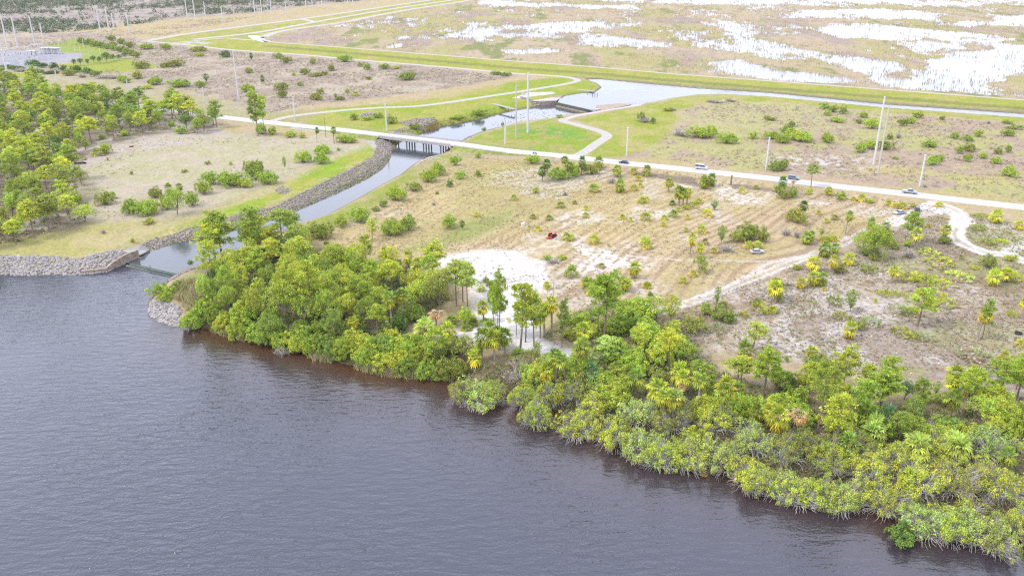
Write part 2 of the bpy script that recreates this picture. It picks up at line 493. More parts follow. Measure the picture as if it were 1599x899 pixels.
paint(fm, (0.41,0.295,0.175), (0.57,0.45,0.28), con(streak, 0.3, 0.7))
yel = con(n_big + 0.35 * (px - 60) / 200 * 0 + 0.25 * (streak - 0.5), 0.42, 0.62)
paint(fm * yel * 0.5, (0.50,0.405,0.165))
paint(zone([(740,250),(860,262),(900,290),(830,330),(760,345),(640,395),(620,392),(700,330)], 10, 14, 0.04) * con(streak, 0.35, 0.6) * 0.7, (0.40,0.37,0.13))
paint(zone([(620,396),(700,362),(790,330),(812,318),(800,335),(745,372),(680,388)], 5, 6, 0.06) * 0.85, (0.30,0.335,0.10))
paint(fm * con(fbm(px * 0.05, py * 0.035, 4, 57), 0.60, 0.70) * con(streak * .5 + n_fine * .5, 0.40, 0.6) * 0.7, (0.60,0.545,0.48))
paint(zone([(1000,430),(1100,400),(1200,370),(1290,350),(1380,345),(1290,385),(1180,415),(1060,465)], 10, 14, 0.04) * con(streak, 0.4, 0.6) * 0.8, (0.44,0.37,0.13))
for pts, wv, st in (
    ([(895,372),(940,385),(960,400),(1000,402),(1010,420),(960,418),(905,435),(890,415),(915,400)], 8, 0.95),
    ([(975,375),(1000,380),(990,388),(965,385)], 4, 0.9),
    ([(800,395),(840,380),(860,378),(880,385),(840,400)], 6, 0.8),
    ([(1110,292),(1150,288),(1190,300),(1185,315),(1150,320),(1115,305)], 8, 0.85),
    ([(1000,325),(1040,330),(1020,342),(975,345),(960,350),(990,333)], 7, 0.7),
    ([(870,340),(920,330),(935,345),(880,355)], 8, 0.7),
    ([(950,440),(1010,430),(1040,445),(1030,470),(960,450)], 8, 0.7),
    ([(1050,280),(1110,285),(1105,300),(1060,295)], 6, 0.7),
    ([(1260,310),(1290,318),(1270,322)], 4, 0.7),
    ([(660,425),(700,405),(690,430)], 4, 0.7)):
    paint(zone(pts, 5, wv, 0.10, 71) * st * con(n_sm * 0.4 + streak * 0.25 + n_fine * 0.35, 0.40, 0.58), SAND)
# brown rough verge south of the road
paint(zone([(935,262),(1060,272),(1200,292),(1260,300),(1255,306),(1150,296),(1000,280),(930,270)], 3, 6, 0.06, 81) * con(n_mid, .42, .55), (0.27,0.205,0.15))
# east scrub: mauve litter with pale lichen and dead fronds
es = zone([(1050,490),(1150,448),(1275,400),(1380,365),(1450,335),(1600,350),(1900,380),(1900,720),(1599,640),(1400,590),(1200,555),(1080,560),(1000,550)], 8, 8, 0.05)
paint(es, (0.37,0.28,0.185), (0.47,0.395,0.285), con(n_sm * 0.55 + n_mid * 0.45, 0.40, 0.60))
lit = fbm(px * 0.05, py * 0.05, 4, 91)
paint(es * con(lit, 0.44, 0.60) * con(fbm(px * 0.9, py * 0.9, 2, 92), 0.40, 0.60) * 0.9, (0.60,0.54,0.505))
for pts in ([(1200,490),(1270,480),(1330,510),(1290,560),(1230,540)], [(1440,520),(1520,540),(1580,590),(1540,610),(1470,580)], [(1330,480),(1400,500),(1390,530),(1340,520)]):
    paint(zone(pts, 14, 18, 0.06, 93) * con(fbm(px * 0.8, py * 0.8, 2, 94), 0.4, 0.58) * 0.85, (0.62,0.565,0.535))
paint(es * con(fbm(px * 0.06, py * 0.06, 3, 95), 0.58, 0.7) * 0.6, (0.27,0.195,0.125))
paint(es * con(fbm(px * 0.035, py * 0.035, 4, 96), 0.54, 0.66) * 0.55, (0.36,0.36,0.13))
# thicket floor
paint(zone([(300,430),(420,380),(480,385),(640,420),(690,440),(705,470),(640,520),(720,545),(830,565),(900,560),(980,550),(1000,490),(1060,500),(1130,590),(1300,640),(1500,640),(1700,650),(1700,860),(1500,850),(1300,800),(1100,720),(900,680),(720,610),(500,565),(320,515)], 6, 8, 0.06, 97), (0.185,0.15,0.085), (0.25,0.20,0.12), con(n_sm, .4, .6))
paint(zone([(283,424),(326,428),(328,470),(305,484),(286,462),(278,440)], 3, 4, 0.1, 98), (0.42,0.36,0.22), (0.34,0.37,0.09), con(n_mid, .4, .6))
# west wood floor
paint(zone([(-60,150),(60,140),(190,165),(330,188),(340,200),(250,208),(160,230),(110,255),(130,290),(125,330),(135,350),(60,370),(-60,395)], 8, 10, 0.04, 99), (0.27,0.22,0.15), (0.47,0.41,0.35), con(n_mid, 0.5, 0.62))
# sand pit and white tracks
S = np.maximum.reduce([
    zone([(682,402),(745,391),(800,392),(845,408),(862,430),(852,452),(826,464),(790,457),(740,444),(700,428)], 2.5, 2.5, 0.15, 101),
    zone([(735,438),(800,452),(832,468),(842,520),(862,548),(800,548),(720,528),(712,508),(745,495),(740,465)], 2.5, 3.0, 0.15, 102),
    zone([(800,526),(850,528),(880,545),(930,552),(970,543),(985,552),(935,562),(880,560),(852,574),(815,562)], 2, 2.0, 0.15, 103),
    zone([(630,526),(660,519),(740,512),(722,546),(680,540)], 2, 3.0, 0.15, 104)])
paint(S, SAND, (0.80,0.765,0.725), con(n_sm, .35, .65))
paint(S * con(fbm(px * 0.25, py * 0.5, 3, 105), 0.60, 0.68) * 0.5, (0.52,0.47,0.42))
# sand ridge at the pit's south-west edge
paint(zone([(748,440),(765,428),(795,430),(800,440),(775,444),(758,470),(745,462)], 2, 3, 0.2, 106) * con(n_sm, .42, .58) * .8, (0.33,0.28,0.20))


def track(pts, w, c=SAND, st=1.0, rough=1.2, gap=0.0, seed=111):
    L = wpoly(smooth_line(pts, 6))
    d = d_line(px, py, L, 30) + (fbm(px * 0.4, py * 0.4, 3, seed) - 0.5) * 2 * rough
    m = sstep(w * 0.5 + 0.7, w * 0.5 - 0.7, d)
    if gap: m = m * (1 - 0.75 * sstep(gap * 0.5 + 0.5, gap * 0.5 - 0.5, d))
    paint(m * st, c)


track([(1420,332),(1340,368),(1280,394),(1200,424),(1150,445),(1125,455),(1057,479),(1010,492)], 4.2, SAND, 0.85, 1.1, 1.8)
track([(1272,398),(1210,408),(1150,440),(1100,462)], 1.6, SAND, 0.7, 0.9, 0, 112)
track([(1260,402),(1200,408),(1120,406),(1050,405),(980,400)], 1.4, SAND, 0.6, 0.9, 0, 113)
track([(1458,316),(1440,324),(1425,334),(1395,350)], 5.0, SAND, 0.9, 1.5, 0, 114)
track([(1462,318),(1482,324),(1500,336),(1497,350),(1491,365),(1500,378),(1538,394),(1570,398),(1620,414)], 6.4, SAND, 1.0, 1.1, 1.2, 115)
track([(1497,338),(1512,342),(1500,352)], 7.0, SAND, 0.9, 2.0, 0, 116)
track([(1620,376),(1590,384),(1575,396)], 5.0, SAND, 0.9, 1.4, 0, 117)
track([(1440,335),(1470,330),(1490,333)], 6.0, SAND, 0.5, 3.0, 0, 118)
track([(205,202),(240,206),(290,202),(345,204)], 4.0, (0.5,0.45,0.4), 0.7, 1.5, 0, 119)
track([(460,200),(510,207),(560,214),(580,222),(590,232)], 4.5, (0.48,0.44,0.40), 0.85, 1.0, 0, 120)
track([(0,160),(40,166),(95,164),(110,158)], 7.0, (0.60,0.55,0.51), 0.8, 2.5, 0, 121)
track([(282,70),(305,66),(322,68)], 12.0, (0.50,0.48,0.47), 0.9, 3.0, 0, 122)
track([(690,238),(760,246),(850,250),(910,252)], 2.0, (0.44,0.39,0.3), 0.6, 0.8, 0, 123)
# damp dark rim at the waterline
for poly, lev in ((LAKE, Z_LAKE), (CANAL, Z_CANAL), (POOL, Z_POOL)):
    paint(sstep(lev + 0.7, lev + 0.1, ground_z) * sstep(12, 4, sd_poly(px, py, poly, 20)) * 0.7, (0.13,0.105,0.06))
# overall grain
g = (0.84 + 0.32 * n_fine) * (0.90 + 0.20 * n_sm)
C *= 0.55 * g[:, None]

me = bpy.data.meshes.new('ground')
me.vertices.add(len(px))
me.vertices.foreach_set('co', np.stack([px, py, ground_z], 1).astype(np.float32).ravel())
ii = np.arange(nr * nc).reshape(nr, nc)
F = np.stack([ii[1:, :-1], ii[1:, 1:], ii[:-1, 1:], ii[:-1, :-1]], -1).reshape(-1, 4).astype(np.int32)
me.loops.add(F.size); me.loops.foreach_set('vertex_index', F.ravel())
me.polygons.add(len(F)); me.polygons.foreach_set('loop_start', np.arange(0, F.size, 4, dtype=np.int32))
me.polygons.foreach_set('use_smooth', np.ones(len(F), bool))
ca = me.color_attributes.new('Col', 'FLOAT_COLOR', 'POINT')
ca.data.foreach_set('color', np.concatenate([C, np.ones((len(C), 1), np.float32)], 1).ravel())
me.update(calc_edges=True)
gm, nt, b = new_mat('ground_soil')
at = N(nt, 'ShaderNodeAttribute', attribute_name='Col')
c1, _ = mul_noise(nt, at.outputs['Color'], 0.9, 0.84, 1.16)
c2, n2 = mul_noise(nt, c1, 3.5, 0.80, 1.20)
nt.links.new(c2, b.inputs['Base Color'])
b.inputs['Roughness'].default_value = 0.95
b.inputs['Specular IOR Level'].default_value = 0.1
bp = N(nt, 'ShaderNodeBump'); bp.inputs['Strength'].default_value = 0.7; bp.inputs['Distance'].default_value = 0.25
nt.links.new(n2.outputs['Fac'], bp.inputs['Height']); nt.links.new(bp.outputs[0], b.inputs['Normal'])
me.materials.append(gm)
go = bpy.data.objects.new('ground', me); col.objects.link(go)
tag(go, 'flat dry ground of mown tan grass, green banks, scrub and white sand', kind='structure')


# ------------------------------------------------------------------ water
def water_mat(name, base, rough, s1, s2, strength, attr=False, ang=0.5, ior=1.4):
    m, nt, b = new_mat(name)
    b.inputs['Base Color'].default_value = (*base, 1)
    b.inputs['Roughness'].default_value = rough
    b.inputs['IOR'].default_value = ior
    b.inputs['Specular IOR Level'].default_value = 0.5
    if attr:
        at = N(nt, 'ShaderNodeAttribute', attribute_name='Col')
        nt.links.new(at.outputs['Color'], b.inputs['Base Color'])
    tc = N(nt, 'ShaderNodeTexCoord')
    mp = N(nt, 'ShaderNodeMapping'); mp.inputs['Rotation'].default_value = (0, 0, ang); mp.inputs['Scale'].default_value = (0.38, 1.0, 1.0)
    nt.links.new(tc.outputs['Object'], mp.inputs['Vector'])
    a = N(nt, 'ShaderNodeTexNoise'); a.inputs['Scale'].default_value = s1; a.inputs['Detail'].default_value = 3.0; a.inputs['Distortion'].default_value = 0.4
    c = N(nt, 'ShaderNodeTexNoise'); c.inputs['Scale'].default_value = s2; c.inputs['Detail'].default_value = 2.0
    nt.links.new(mp.outputs[0], a.inputs['Vector']); nt.links.new(tc.outputs['Object'], c.inputs['Vector'])
    # wind patches and the lee of the bank modulate the ripple strength
    w = N(nt, 'ShaderNodeTexNoise'); w.inputs['Scale'].default_value = 0.022; w.inputs['Detail'].default_value = 3.0
    nt.links.new(tc.outputs['Object'], w.inputs['Vector'])
    mr = N(nt, 'ShaderNodeMapRange'); mr.inputs['From Min'].default_value = 0.35; mr.inputs['From Max'].default_value = 0.65
    mr.inputs['To Min'].default_value = 0.45; mr.inputs['To Max'].default_value = 1.25
    nt.links.new(w.outputs['Fac'], mr.inputs['Value'])
    ad = N(nt, 'ShaderNodeMath', operation='MULTIPLY_ADD'); ad.inputs[1].default_value = 0.35
    nt.links.new(c.outputs['Fac'], ad.inputs[0]); nt.links.new(a.outputs['Fac'], ad.inputs[2])
    ml = N(nt, 'ShaderNodeMath', operation='MULTIPLY'); nt.links.new(ad.outputs[0], ml.inputs[0])
    if attr:
        ca_ = N(nt, 'ShaderNodeAttribute', attribute_name='Exposed')
        m2 = N(nt, 'ShaderNodeMath', operation='MULTIPLY'); nt.links.new(mr.outputs[0], m2.inputs[0]); nt.links.new(ca_.outputs['Fac'], m2.inputs[1])
        nt.links.new(m2.outputs[0], ml.inputs[1])
    else:
        nt.links.new(mr.outputs[0], ml.inputs[1])
    bp = N(nt, 'ShaderNodeBump'); bp.inputs['Strength'].default_value = 1.0; bp.inputs['Distance'].default_value = strength
    nt.links.new(ml.outputs[0], bp.inputs['Height']); nt.links.new(bp.outputs[0], b.inputs['Normal'])
    return m


def water_sheet(name, poly, z, m, label):
    bm_ = bpy.data.meshes.new(name)
    from mathutils.geometry import tessellate_polygon
    vs = [Vector((p[0], p[1], z)) for p in poly]
    tris = tessellate_polygon([vs])
    bm_.from_pydata([tuple(v) for v in vs], [], [tuple(t) for t in tris])
    bm_.update()
    for p in bm_.polygons:
        if p.normal.z < 0: p.flip()
    bm_.materials.append(m)
    o = bpy.data.objects.new(name, bm_); col.objects.link(o)
    return tag(o, label, kind='structure')


# lake sheet with tannin shallows along its bank
lx = np.concatenate([[-1200, -500, -200], np.arange(-60, 1661, 10.0), [1750, 2100, 2700]])
ly = np.concatenate([np.arange(396, 905, 6.0), [930, 1000, 1200, 2000]])
LXg, LYg = np.meshgrid(lx, ly)
lwx, lwy = ground_at(LXg.ravel(), LYg.ravel(), Z_LAKE)
shoreP = wpoly(shore[9:], Z_LAKE)
dsh = d_line(lwx, lwy, shoreP, 90.0)
sh = np.exp(-np.maximum(dsh - 1.0, 0) / 8.0) * (0.45 + 0.55 * sstep(120, -10, lwx)) * (0.7 + 0.6 * fbm(lwx * 0.05, lwy * 0.05, 3, 201))
sh = np.clip(sh, 0, 1)[:, None]
lc = np.array([[0.020, 0.021, 0.034]]) * (1 - sh) + np.array([[0.066, 0.029, 0.010]]) * sh
r_, c_ = LXg.shape
ii = np.arange(r_ * c_).reshape(r_, c_)
lb = MB()
lb.v.append(np.stack([lwx, lwy, np.full(len(lwx), Z_LAKE)], 1).astype(np.float32))
lb.c.append(lc.astype(np.float32))
Fq = np.stack([ii[1:, :-1], ii[1:, 1:], ii[:-1, 1:], ii[:-1, :-1]], -1).reshape(-1, 4)
lb.f.append(Fq); lb.m.append(np.zeros(len(Fq), np.int32)); lb.nv += len(lwx)
lake = lb.build('lake_water', water_mat('lake_water', (0.02, 0.02, 0.02), 0.05, 0.66, 1.9, 0.38, True, -0.3, 1.60), smooth=True)
ea = lake.data.attributes.new('Exposed', 'FLOAT', 'POINT')
ea.data.foreach_set('value', (1.0 - 0.72 * np.exp(-np.maximum(dsh - 4.0, 0) / 16.0)).astype(np.float32))
tag(lake, 'dark rippled lake water with brown tannin shallows', kind='structure')

can_sheet = wpoly([(197,411),(180,405),(215,385),(300,362),(400,336),(455,318),(540,282),(590,255),(598,236),(610,218),(645,203),(720,184),(800,165),(871,161),(928,175),(935,182),(800,204),(740,222),(720,242),(660,262),(600,296),(512,346),(440,375),(340,412),(300,426),(275,428)], Z_CANAL)
water_sheet('canal_water', can_sheet, Z_CANAL, water_mat('canal_water', (0.05, 0.056, 0.064), 0.08, 0.9, 2.2, 0.03, False, 0.9, 1.5), 'narrow canal of pale reflecting water running under the bridge')
pool_sheet = wpoly([(871,160),(878,146),(900,140),(925,138),(905,122),(940,120),(1000,126),(1200,141),(1380,159),(1599,174),(1900,198),(2600,260),(2600,280),(1900,214),(1599,188),(1380,172),(1200,155),(1100,152),(1010,166),(960,175),(928,175)], Z_POOL)
water_sheet('reservoir_water', pool_sheet, Z_POOL, water_mat('reservoir_water', (0.06, 0.065, 0.075), 0.10, 0.5, 1.4, 0.16, False, 0.3, 1.333), 'pale reservoir above the upper weir, narrowing along the levee')
water_sheet('bend_water', wpoly([(375,50),(400,50),(420,56),(440,66),(420,70),(390,66)], Z_POOL), Z_POOL, bpy.data.materials['reservoir_water'], 'bright bend of the levee ditch')
marsh_sheet = wpoly([(415,64),(500,71),(600,79),(700,87),(800,95),(925,104),(1050,115),(1200,126),(1375,139),(1599,156),(1900,180),(3000,270),(3600,-60),(300,-60),(737,0),(540,34),(450,47)])
water_sheet('marsh_water', marsh_sheet, Z_MARSH, water_mat('marsh_water', (0.12, 0.12, 0.125), 0.15, 0.4, 1.2, 0.20, False, 0.3, 1.333), 'bright shallow marsh water between the reed beds')
bpy.data.materials['marsh_water'].node_tree.nodes['Principled BSDF'].inputs['Specular IOR Level'].default_value = 0.40
# ------------------------------------------------------------------ plant shapes (each kind in a few variants)
def unit(a):
    return a / (np.linalg.norm(a, axis=-1, keepdims=True) + 1e-9)


def rand_dir(r, n):
    return unit(r.normal(size=(n, 3)))


def leaf_quads(mb, r, c, nrm, size, aspect, colr, mat=0):
    """diamond leaves centred at c, facing nrm"""
    n = len(c)
    a = unit(np.cross(nrm, rand_dir(r, n))); b = np.cross(nrm, a)
    s = np.asarray(size).reshape(-1, 1) * np.ones((n, 1))
    sag = nrm * s * 0.25
    P = np.stack([c + a * s, c + b * s * aspect + sag, c - a * s, c - b * s * aspect - sag * 0.3], 1)
    mb.polys(P, colr, mat)


def tone(r, n, lo=0.72, hi=1.3, hue=0.10):
    t = r.uniform(lo, hi, (n, 1))
    h = r.normal(0, hue, (n, 1))
    return np.clip(t * np.concatenate([1 + h * 1.2, 1 + h * 0.3, 1 - h * 0.6], 1), 0.2, 2.2)


def twigs(mb, r, base, tip, rad, colr=(1, 1, 1), mat=0, bendy=0.15):
    """many thin three-sided twigs"""
    for p, q in zip(base, tip):
        L = np.linalg.norm(q - p)
        mid = (p + q) / 2 + r.normal(0, bendy, 3) * L * 0.5
        mb.tube([p, mid, q], [rad, rad * 0.75, rad * 0.3], 3, colr, mat, cap=False)


def crown_clumps(r, W, H, z0, k, fill=0.35):
    """clump centres on a lumpy dome: width W, height H above z0"""
    d = rand_dir(r, k); d[:, 2] = np.abs(d[:, 2]) * 1.1 - 0.22
    d = unit(d)
    rad = np.where(r.random(k) < fill, r.uniform(0.35, 0.8, k), r.uniform(0.82, 1.05, k))
    ph = np.arctan2(d[:, 1], d[:, 0])
    lob = 1 + 0.24 * np.sin(ph * 2 + r.uniform(0, 6)) + 0.16 * np.sin(ph * 3 + r.uniform(0, 6)) + 0.1 * np.sin(ph * 5 + r.uniform(0, 6))
    c = d * (rad * lob)[:, None] * np.array([W / 2 * 0.86, W / 2 * 0.86, H * 0.62])
    c[:, 2] += z0 + H * 0.36
    c[:, 2] = np.maximum(c[:, 2], z0 + 0.06 * H)
    return c, d


def foliage(mb, r, c, d, rc, per, size, aspect=0.5, up=0.5, lo=0.62, hi=1.42):
    k = len(c)
    cs = np.repeat(c, per, 0); ds = np.repeat(d, per, 0)
    o = rand_dir(r, k * per)
    o = unit(o + 0.55 * ds + np.array([0, 0, up * 0.6]))
    p = cs + o * (rc * r.uniform(0.45, 1.05, (k * per, 1)))
    nrm = unit(o + np.array([0, 0, up]) + 0.6 * rand_dir(r, k * per))
    ct = np.repeat(tone(r, k, 0.80, 1.22, 0.10), per, 0)
    colr = ct * tone(r, k * per, lo, hi, 0.07)
    leaf_quads(mb, r, p, nrm, size * r.uniform(0.7, 1.3, k * per), aspect, colr)


def fan(mb, r, hub, d, rad, segs, droop, colr):
    """one palmate fan leaf: segments radiating from hub in the plane across d"""
    d = d / np.linalg.norm(d)
    side = np.cross(d, [0, 0, 1.0]); side /= (np.linalg.norm(side) + 1e-6)
    upv = np.cross(side, d)
    an = np.linspace(-1.75, 1.75, segs) + r.normal(0, 0.05, segs)
    P = []
    for a in an:
        t = math.cos(a) * d + math.sin(a) * side
        L = rad * (0.72 + 0.28 * math.cos(a * 0.8)) * r.uniform(0.9, 1.1)
        w = rad * 0.115
        n_ = np.cross(t, upv); n_ /= (np.linalg.norm(n_) + 1e-6)
        fold = upv * (0.10 * rad) * abs(math.sin(a))
        m = hub + t * L * 0.55 + fold
        tip = hub + t * L + fold * 0.3 - np.array([0, 0, droop * L])
        P.append([hub, m + n_ * w, tip, m - n_ * w])
    mb.polys(np.array(P), np.clip(colr * tone(r, segs, 0.62, 1.35, 0.06), 0, 3))


def palm_head(mb, r, top, n, petiole, rad, emin, emax, droop, segs=8, tint=None):
    for i in range(n):
        e = math.radians(emax - (emax - emin) * ((i + r.random()) / n) ** 0.9)
        a = i * 2.399 + r.normal(0, 0.2)
        d = np.array([math.cos(a) * math.cos(e), math.sin(a) * math.cos(e), math.sin(e)])
        L = petiole * r.uniform(0.8, 1.2)
        hub = top + d * L - np.array([0, 0, 0.10 * L * (1 - math.sin(e))])
        fr = i / n
        base = np.array([0.98 + 0.26 * fr ** 1.5, 1.05 - 0.08 * fr, 1.0 - 0.3 * fr]) * r.uniform(0.62, 1.3)
        if r.random() < 0.12 * fr * 2: base = base * np.array([1.25, 1.0, 0.7])
        if tint is not None: base = base * tint
        mb.polys(np.array([[top, top + np.array([0, 0, 0.05]), hub + np.array([0, 0, 0.05]), hub]]), base * 1.1)
        dd = d + np.array([0, 0, -0.25 * (1 - math.sin(e))])
        fan(mb, r, hub, dd, rad * r.uniform(0.85, 1.12), segs, droop * (0.3 + fr), base)


PROTO = {}
TAN = np.array([0.40, 0.30, 0.18])


def add_proto(kind, parts, w, h):
    PROTO.setdefault(kind, []).append((parts, w, h))


# cabbage palms: trunk, crown, hanging dead fronds ---------------------------------
for v in range(9):
    r = np.random.default_rng(100 + v)
    cls = v // 3
    H = [2.0, 2.4, 1.7, 4.2, 3.8, 4.6, 7.2, 6.6, 8.0][v]
    lean = r.normal(0, 0.05 * H, 2)
    t = MB(); ks = np.linspace(0, 1, 6)
    pts = [np.array([lean[0] * k * k, lean[1] * k * k, H * k - 0.3 * (k == 0)]) for k in ks]
    t.tube(pts, [0.27, 0.22, 0.21, 0.21, 0.24, 0.28], 7)
    top = pts[-1]
    c = MB(); palm_head(c, r, top, 25, 0.95, 1.15, -64, 86, 0.30, 9)
    dmb = MB()
    for i in range(18):
        a = i * 2.4 + r.normal(0, 0.3); e = math.radians(r.uniform(-80, -55))
        d = np.array([math.cos(a) * math.cos(e), math.sin(a) * math.cos(e), math.sin(e)])
        hub = top + d * r.uniform(0.7, 1.2) - np.array([0, 0, 0.1])
        bc = TAN * 0.8 * r.uniform(0.7, 1.25)
        dmb.polys(np.array([[top, top + np.array([0.04, 0, 0.04]), hub + np.array([0.04, 0, 0.04]), hub]]), bc)
        fan(dmb, r, hub, d + np.array([0, 0, -0.5]), r.uniform(0.5, 0.8), 6, 0.5, bc)
    add_proto('P' + 'abc'[cls], [('trunk', t.data('palm_trunk', PALMBARK), None), ('crown', c.data('palm_crown', LEAF), 'tint'), ('dead_fronds', dmb.data('palm_dead_fronds', DEADFROND), None)], 3.9, H + 1.75)
# dead tan palms
for v in range(2):
    r = np.random.default_rng(130 + v); H = 6.0
    t = MB(); t.tube([(0, 0, -0.3), (0.1, 0, 2), (0.2, 0.1, 4), (0.15, 0.1, H)], [0.24, 0.2, 0.19, 0.22], 7)
    dmb = MB(); top = np.array([0.15, 0.1, H])
    palm_head(dmb, r, top, 22, 0.9, 0.95, -70, 55, 0.5, 7, np.array([0.42, 0.28, 0.17]))
    add_proto('D', [('trunk', t.data('palm_trunk', PALMBARK), None), ('dead_fronds', dmb.data('palm_dead_fronds', DEADFROND), None)], 3.4, H + 1.2)
# young palms: rosette on the ground, short stub
for v in range(4):
    r = np.random.default_rng(150 + v)
    c = MB(); top = np.array([0, 0, 0.55])
    palm_head(c, r, top, 26, 1.05, 0.85, -8, 84, 0.3, 7)
    t = MB(); t.tube([(0, 0, -0.2), (0, 0, 0.3), (0, 0, 0.65)], [0.3, 0.28, 0.2], 6)
    add_proto('Y', [('trunk', t.data('palm_stub', PALMBARK), None), ('crown', c.data('young_palm_crown', LEAF), 'tint')], 3.3, 2.5)
# saw palmetto mounds: many small fans
for v in range(4):
    r = np.random.default_rng(170 + v)
    c = MB()
    for i in range(52):
        rr = math.sqrt(r.random()) * 1.9; a = r.uniform(0, 6.283)
        b0 = np.array([rr * math.cos(a), rr * math.sin(a) * 0.85, 0.05])
        e = math.radians(r.uniform(25, 85)); a2 = a + r.normal(0, 0.9)
        d = np.array([math.cos(a2) * math.cos(e), math.sin(a2) * math.cos(e), math.sin(e)])
        L = r.uniform(0.5, 1.0) * (1.15 - 0.25 * rr)
        hub = b0 + d * L
        base = np.array([1, 1, 1]) * r.uniform(0.7, 1.3) * np.array([r.uniform(0.9, 1.15), 1, 0.9])
        c.polys(np.array([[b0, b0 + np.array([0.03, 0, 0]), hub + np.array([0.03, 0, 0]), hub]]), base)
        fan(c, r, hub, d, r.uniform(0.4, 0.58), 7, 0.15, base)
    g_ = MB(); n = 30
    a = r.uniform(0, 6.28, n); rr = np.sqrt(r.random(n)) * 1.8
    p = np.stack([rr * np.cos(a), rr * np.sin(a), np.full(n, 0.18)], 1)
    leaf_quads(g_, r, p, unit(rand_dir(r, n) + [0, 0, 1]), 0.32, 0.4, TAN * tone(r, n, 0.6, 1.3))
    add_proto('M', [('fronds', c.data('palmetto_fronds', LEAF), 'tint'), ('dead_fronds', g_.data('palmetto_litter', DEADFROND), None)], 4.2, 1.35)
# broadleaf shrubs
for v in range(6):
    r = np.random.default_rng(200 + v)
    W, H = 4.4, 3.0
    c, d = crown_clumps(r, W, H, 0.0, 66)
    f = MB(); foliage(f, r, c, d, 0.58, 36, 0.15, 0.5, 0.45)
    s = MB()
    tips = c[r.choice(len(c), 14, replace=False)] * 0.85
    twigs(s, r, np.repeat([[0, 0, 0.0]], 14, 0) + r.normal(0, 0.15, (14, 3)) * [1, 1, 0], tips, 0.05)
    add_proto('S', [('stems', s.data('shrub_stems', BARK), None), ('foliage', f.data('shrub_foliage', LEAF), 'tint')], W, H)
# shore shrubs: yellow-green leaf sprays between many bare grey twigs
for v in range(6):
    r = np.random.default_rng(230 + v)
    W, H = 5.4, 3.4
    c, d = crown_clumps(r, W, H, -0.2, 66, 0.3)
    keep = r.random(66) < np.where(d[:, 2] < 0.15, 0.4, 0.86)
    f = MB(); foliage(f, r, c[keep], d[keep], 0.6, 26, 0.14, 0.55, 0.4, 0.65, 1.35)
    s = MB()
    for i in range(66):
        p0 = np.array([0, 0, 0.2]) + (c[i] - [0, 0, 0.2]) * r.uniform(0.15, 0.4)
        for q in range(3):
            e = c[i] + rand_dir(r, 1)[0] * 0.55 + d[i] * r.uniform(0.1, 0.55)
            twigs(s, r, [p0], [e], 0.035, (r.uniform(0.8, 1.15),) * 3, 0, 0.2)
    low = 44
    an = r.uniform(0, 6.28, low)
    for a in an:
        p0 = np.array([math.cos(a) * 1.2, math.sin(a) * 1.2, 0.9]); e = np.array([math.cos(a) * r.uniform(2.0, 2.9), math.sin(a) * r.uniform(2.0, 2.9), r.uniform(-0.6, 1.2)])
        twigs(s, r, [p0], [e], 0.04, (r.uniform(1.0, 1.3),) * 3, 0, 0.25)
    add_proto('K', [('twigs', s.data('shore_twigs', GREYWOOD), None), ('foliage', f.data('shore_foliage', LEAF), 'tint')], W + 0.4, H)
# large shrubs and shore shrubs keep the same leaf size
for v in range(3):
    r = np.random.default_rng(240 + v)
    W, H = 9.0, 4.6
    c, d = crown_clumps(r, W, H, 0.0, 190)
    f = MB(); foliage(f, r, c, d, 0.70, 42, 0.165, 0.5, 0.45)
    s = MB(); tips = c[r.choice(len(c), 26, replace=False)] * 0.85
    twigs(s, r, r.normal(0, 0.9, (26, 3)) * [1, 1, 0], tips, 0.06)
    add_proto('S2', [('stems', s.data('shrub_stems', BARK), None), ('foliage', f.data('shrub_foliage', LEAF), 'tint')], W, H)
for v in range(5):
    r = np.random.default_rng(250 + v)
    W, H = 9.5, 4.6
    k_ = 200
    c, d = crown_clumps(r, W, H, -0.2, k_, 0.3)
    keep = r.random(k_) < np.where(d[:, 2] < 0.15, 0.38, 0.84)
    f = MB(); foliage(f, r, c[keep], d[keep], 0.66, 34, 0.14, 0.55, 0.4, 0.6, 1.4)
    s = MB()
    for i in range(k_):
        cen = np.array([r.normal(0, 1.3), r.normal(0, 1.3), 0.3])
        p0 = cen + (c[i] - cen) * r.uniform(0.2, 0.5)
        for q in range(3):
            twigs(s, r, [p0], [c[i] + rand_dir(r, 1)[0] * 0.5 + d[i] * r.uniform(0.0, 0.5)], 0.03, (r.uniform(0.8, 1.15),) * 3, 0, 0.2)
    for a in r.uniform(0, 6.28, 80):
        p0 = np.array([math.cos(a) * 2.6, math.sin(a) * 2.6, 0.9]); e = np.array([math.cos(a) * r.uniform(3.6, 4.9), math.sin(a) * r.uniform(3.6, 4.9), r.uniform(-0.5, 1.6)])
        twigs(s, r, [p0], [e], 0.038, (r.uniform(1.0, 1.35),) * 3, 0, 0.25)
    add_proto('K2', [('twigs', s.data('shore_twigs', GREYWOOD), None), ('foliage', f.data('shore_foliage', LEAF), 'tint')], W + 0.3, H)
# bare grey brush
for v in range(3):
    r = np.random.default_rng(260 + v)
    W, H = 3.6, 1.9
    c, d = crown_clumps(r, W, H, 0.0, 60, 0.4)
    s = MB()
    for i in range(60):
        p0 = c[i] * r.uniform(0.05, 0.4) * [1, 1, 0.3]
        for q in range(4):
            twigs(s, r, [p0], [c[i] + rand_dir(r, 1)[0] * 0.4], 0.03, (r.uniform(0.7, 1.2),) * 3, 0, 0.2)
    f = MB(); sel = r.random(60) < 0.35
    foliage(f, r, c[sel], d[sel], 0.35, 8, 0.11, 0.5)
    add_proto('G', [('twigs', s.data('brush_twigs', GREYWOOD), None), ('foliage', f.data('brush_leaves', LEAF), 'tint')], W, H)


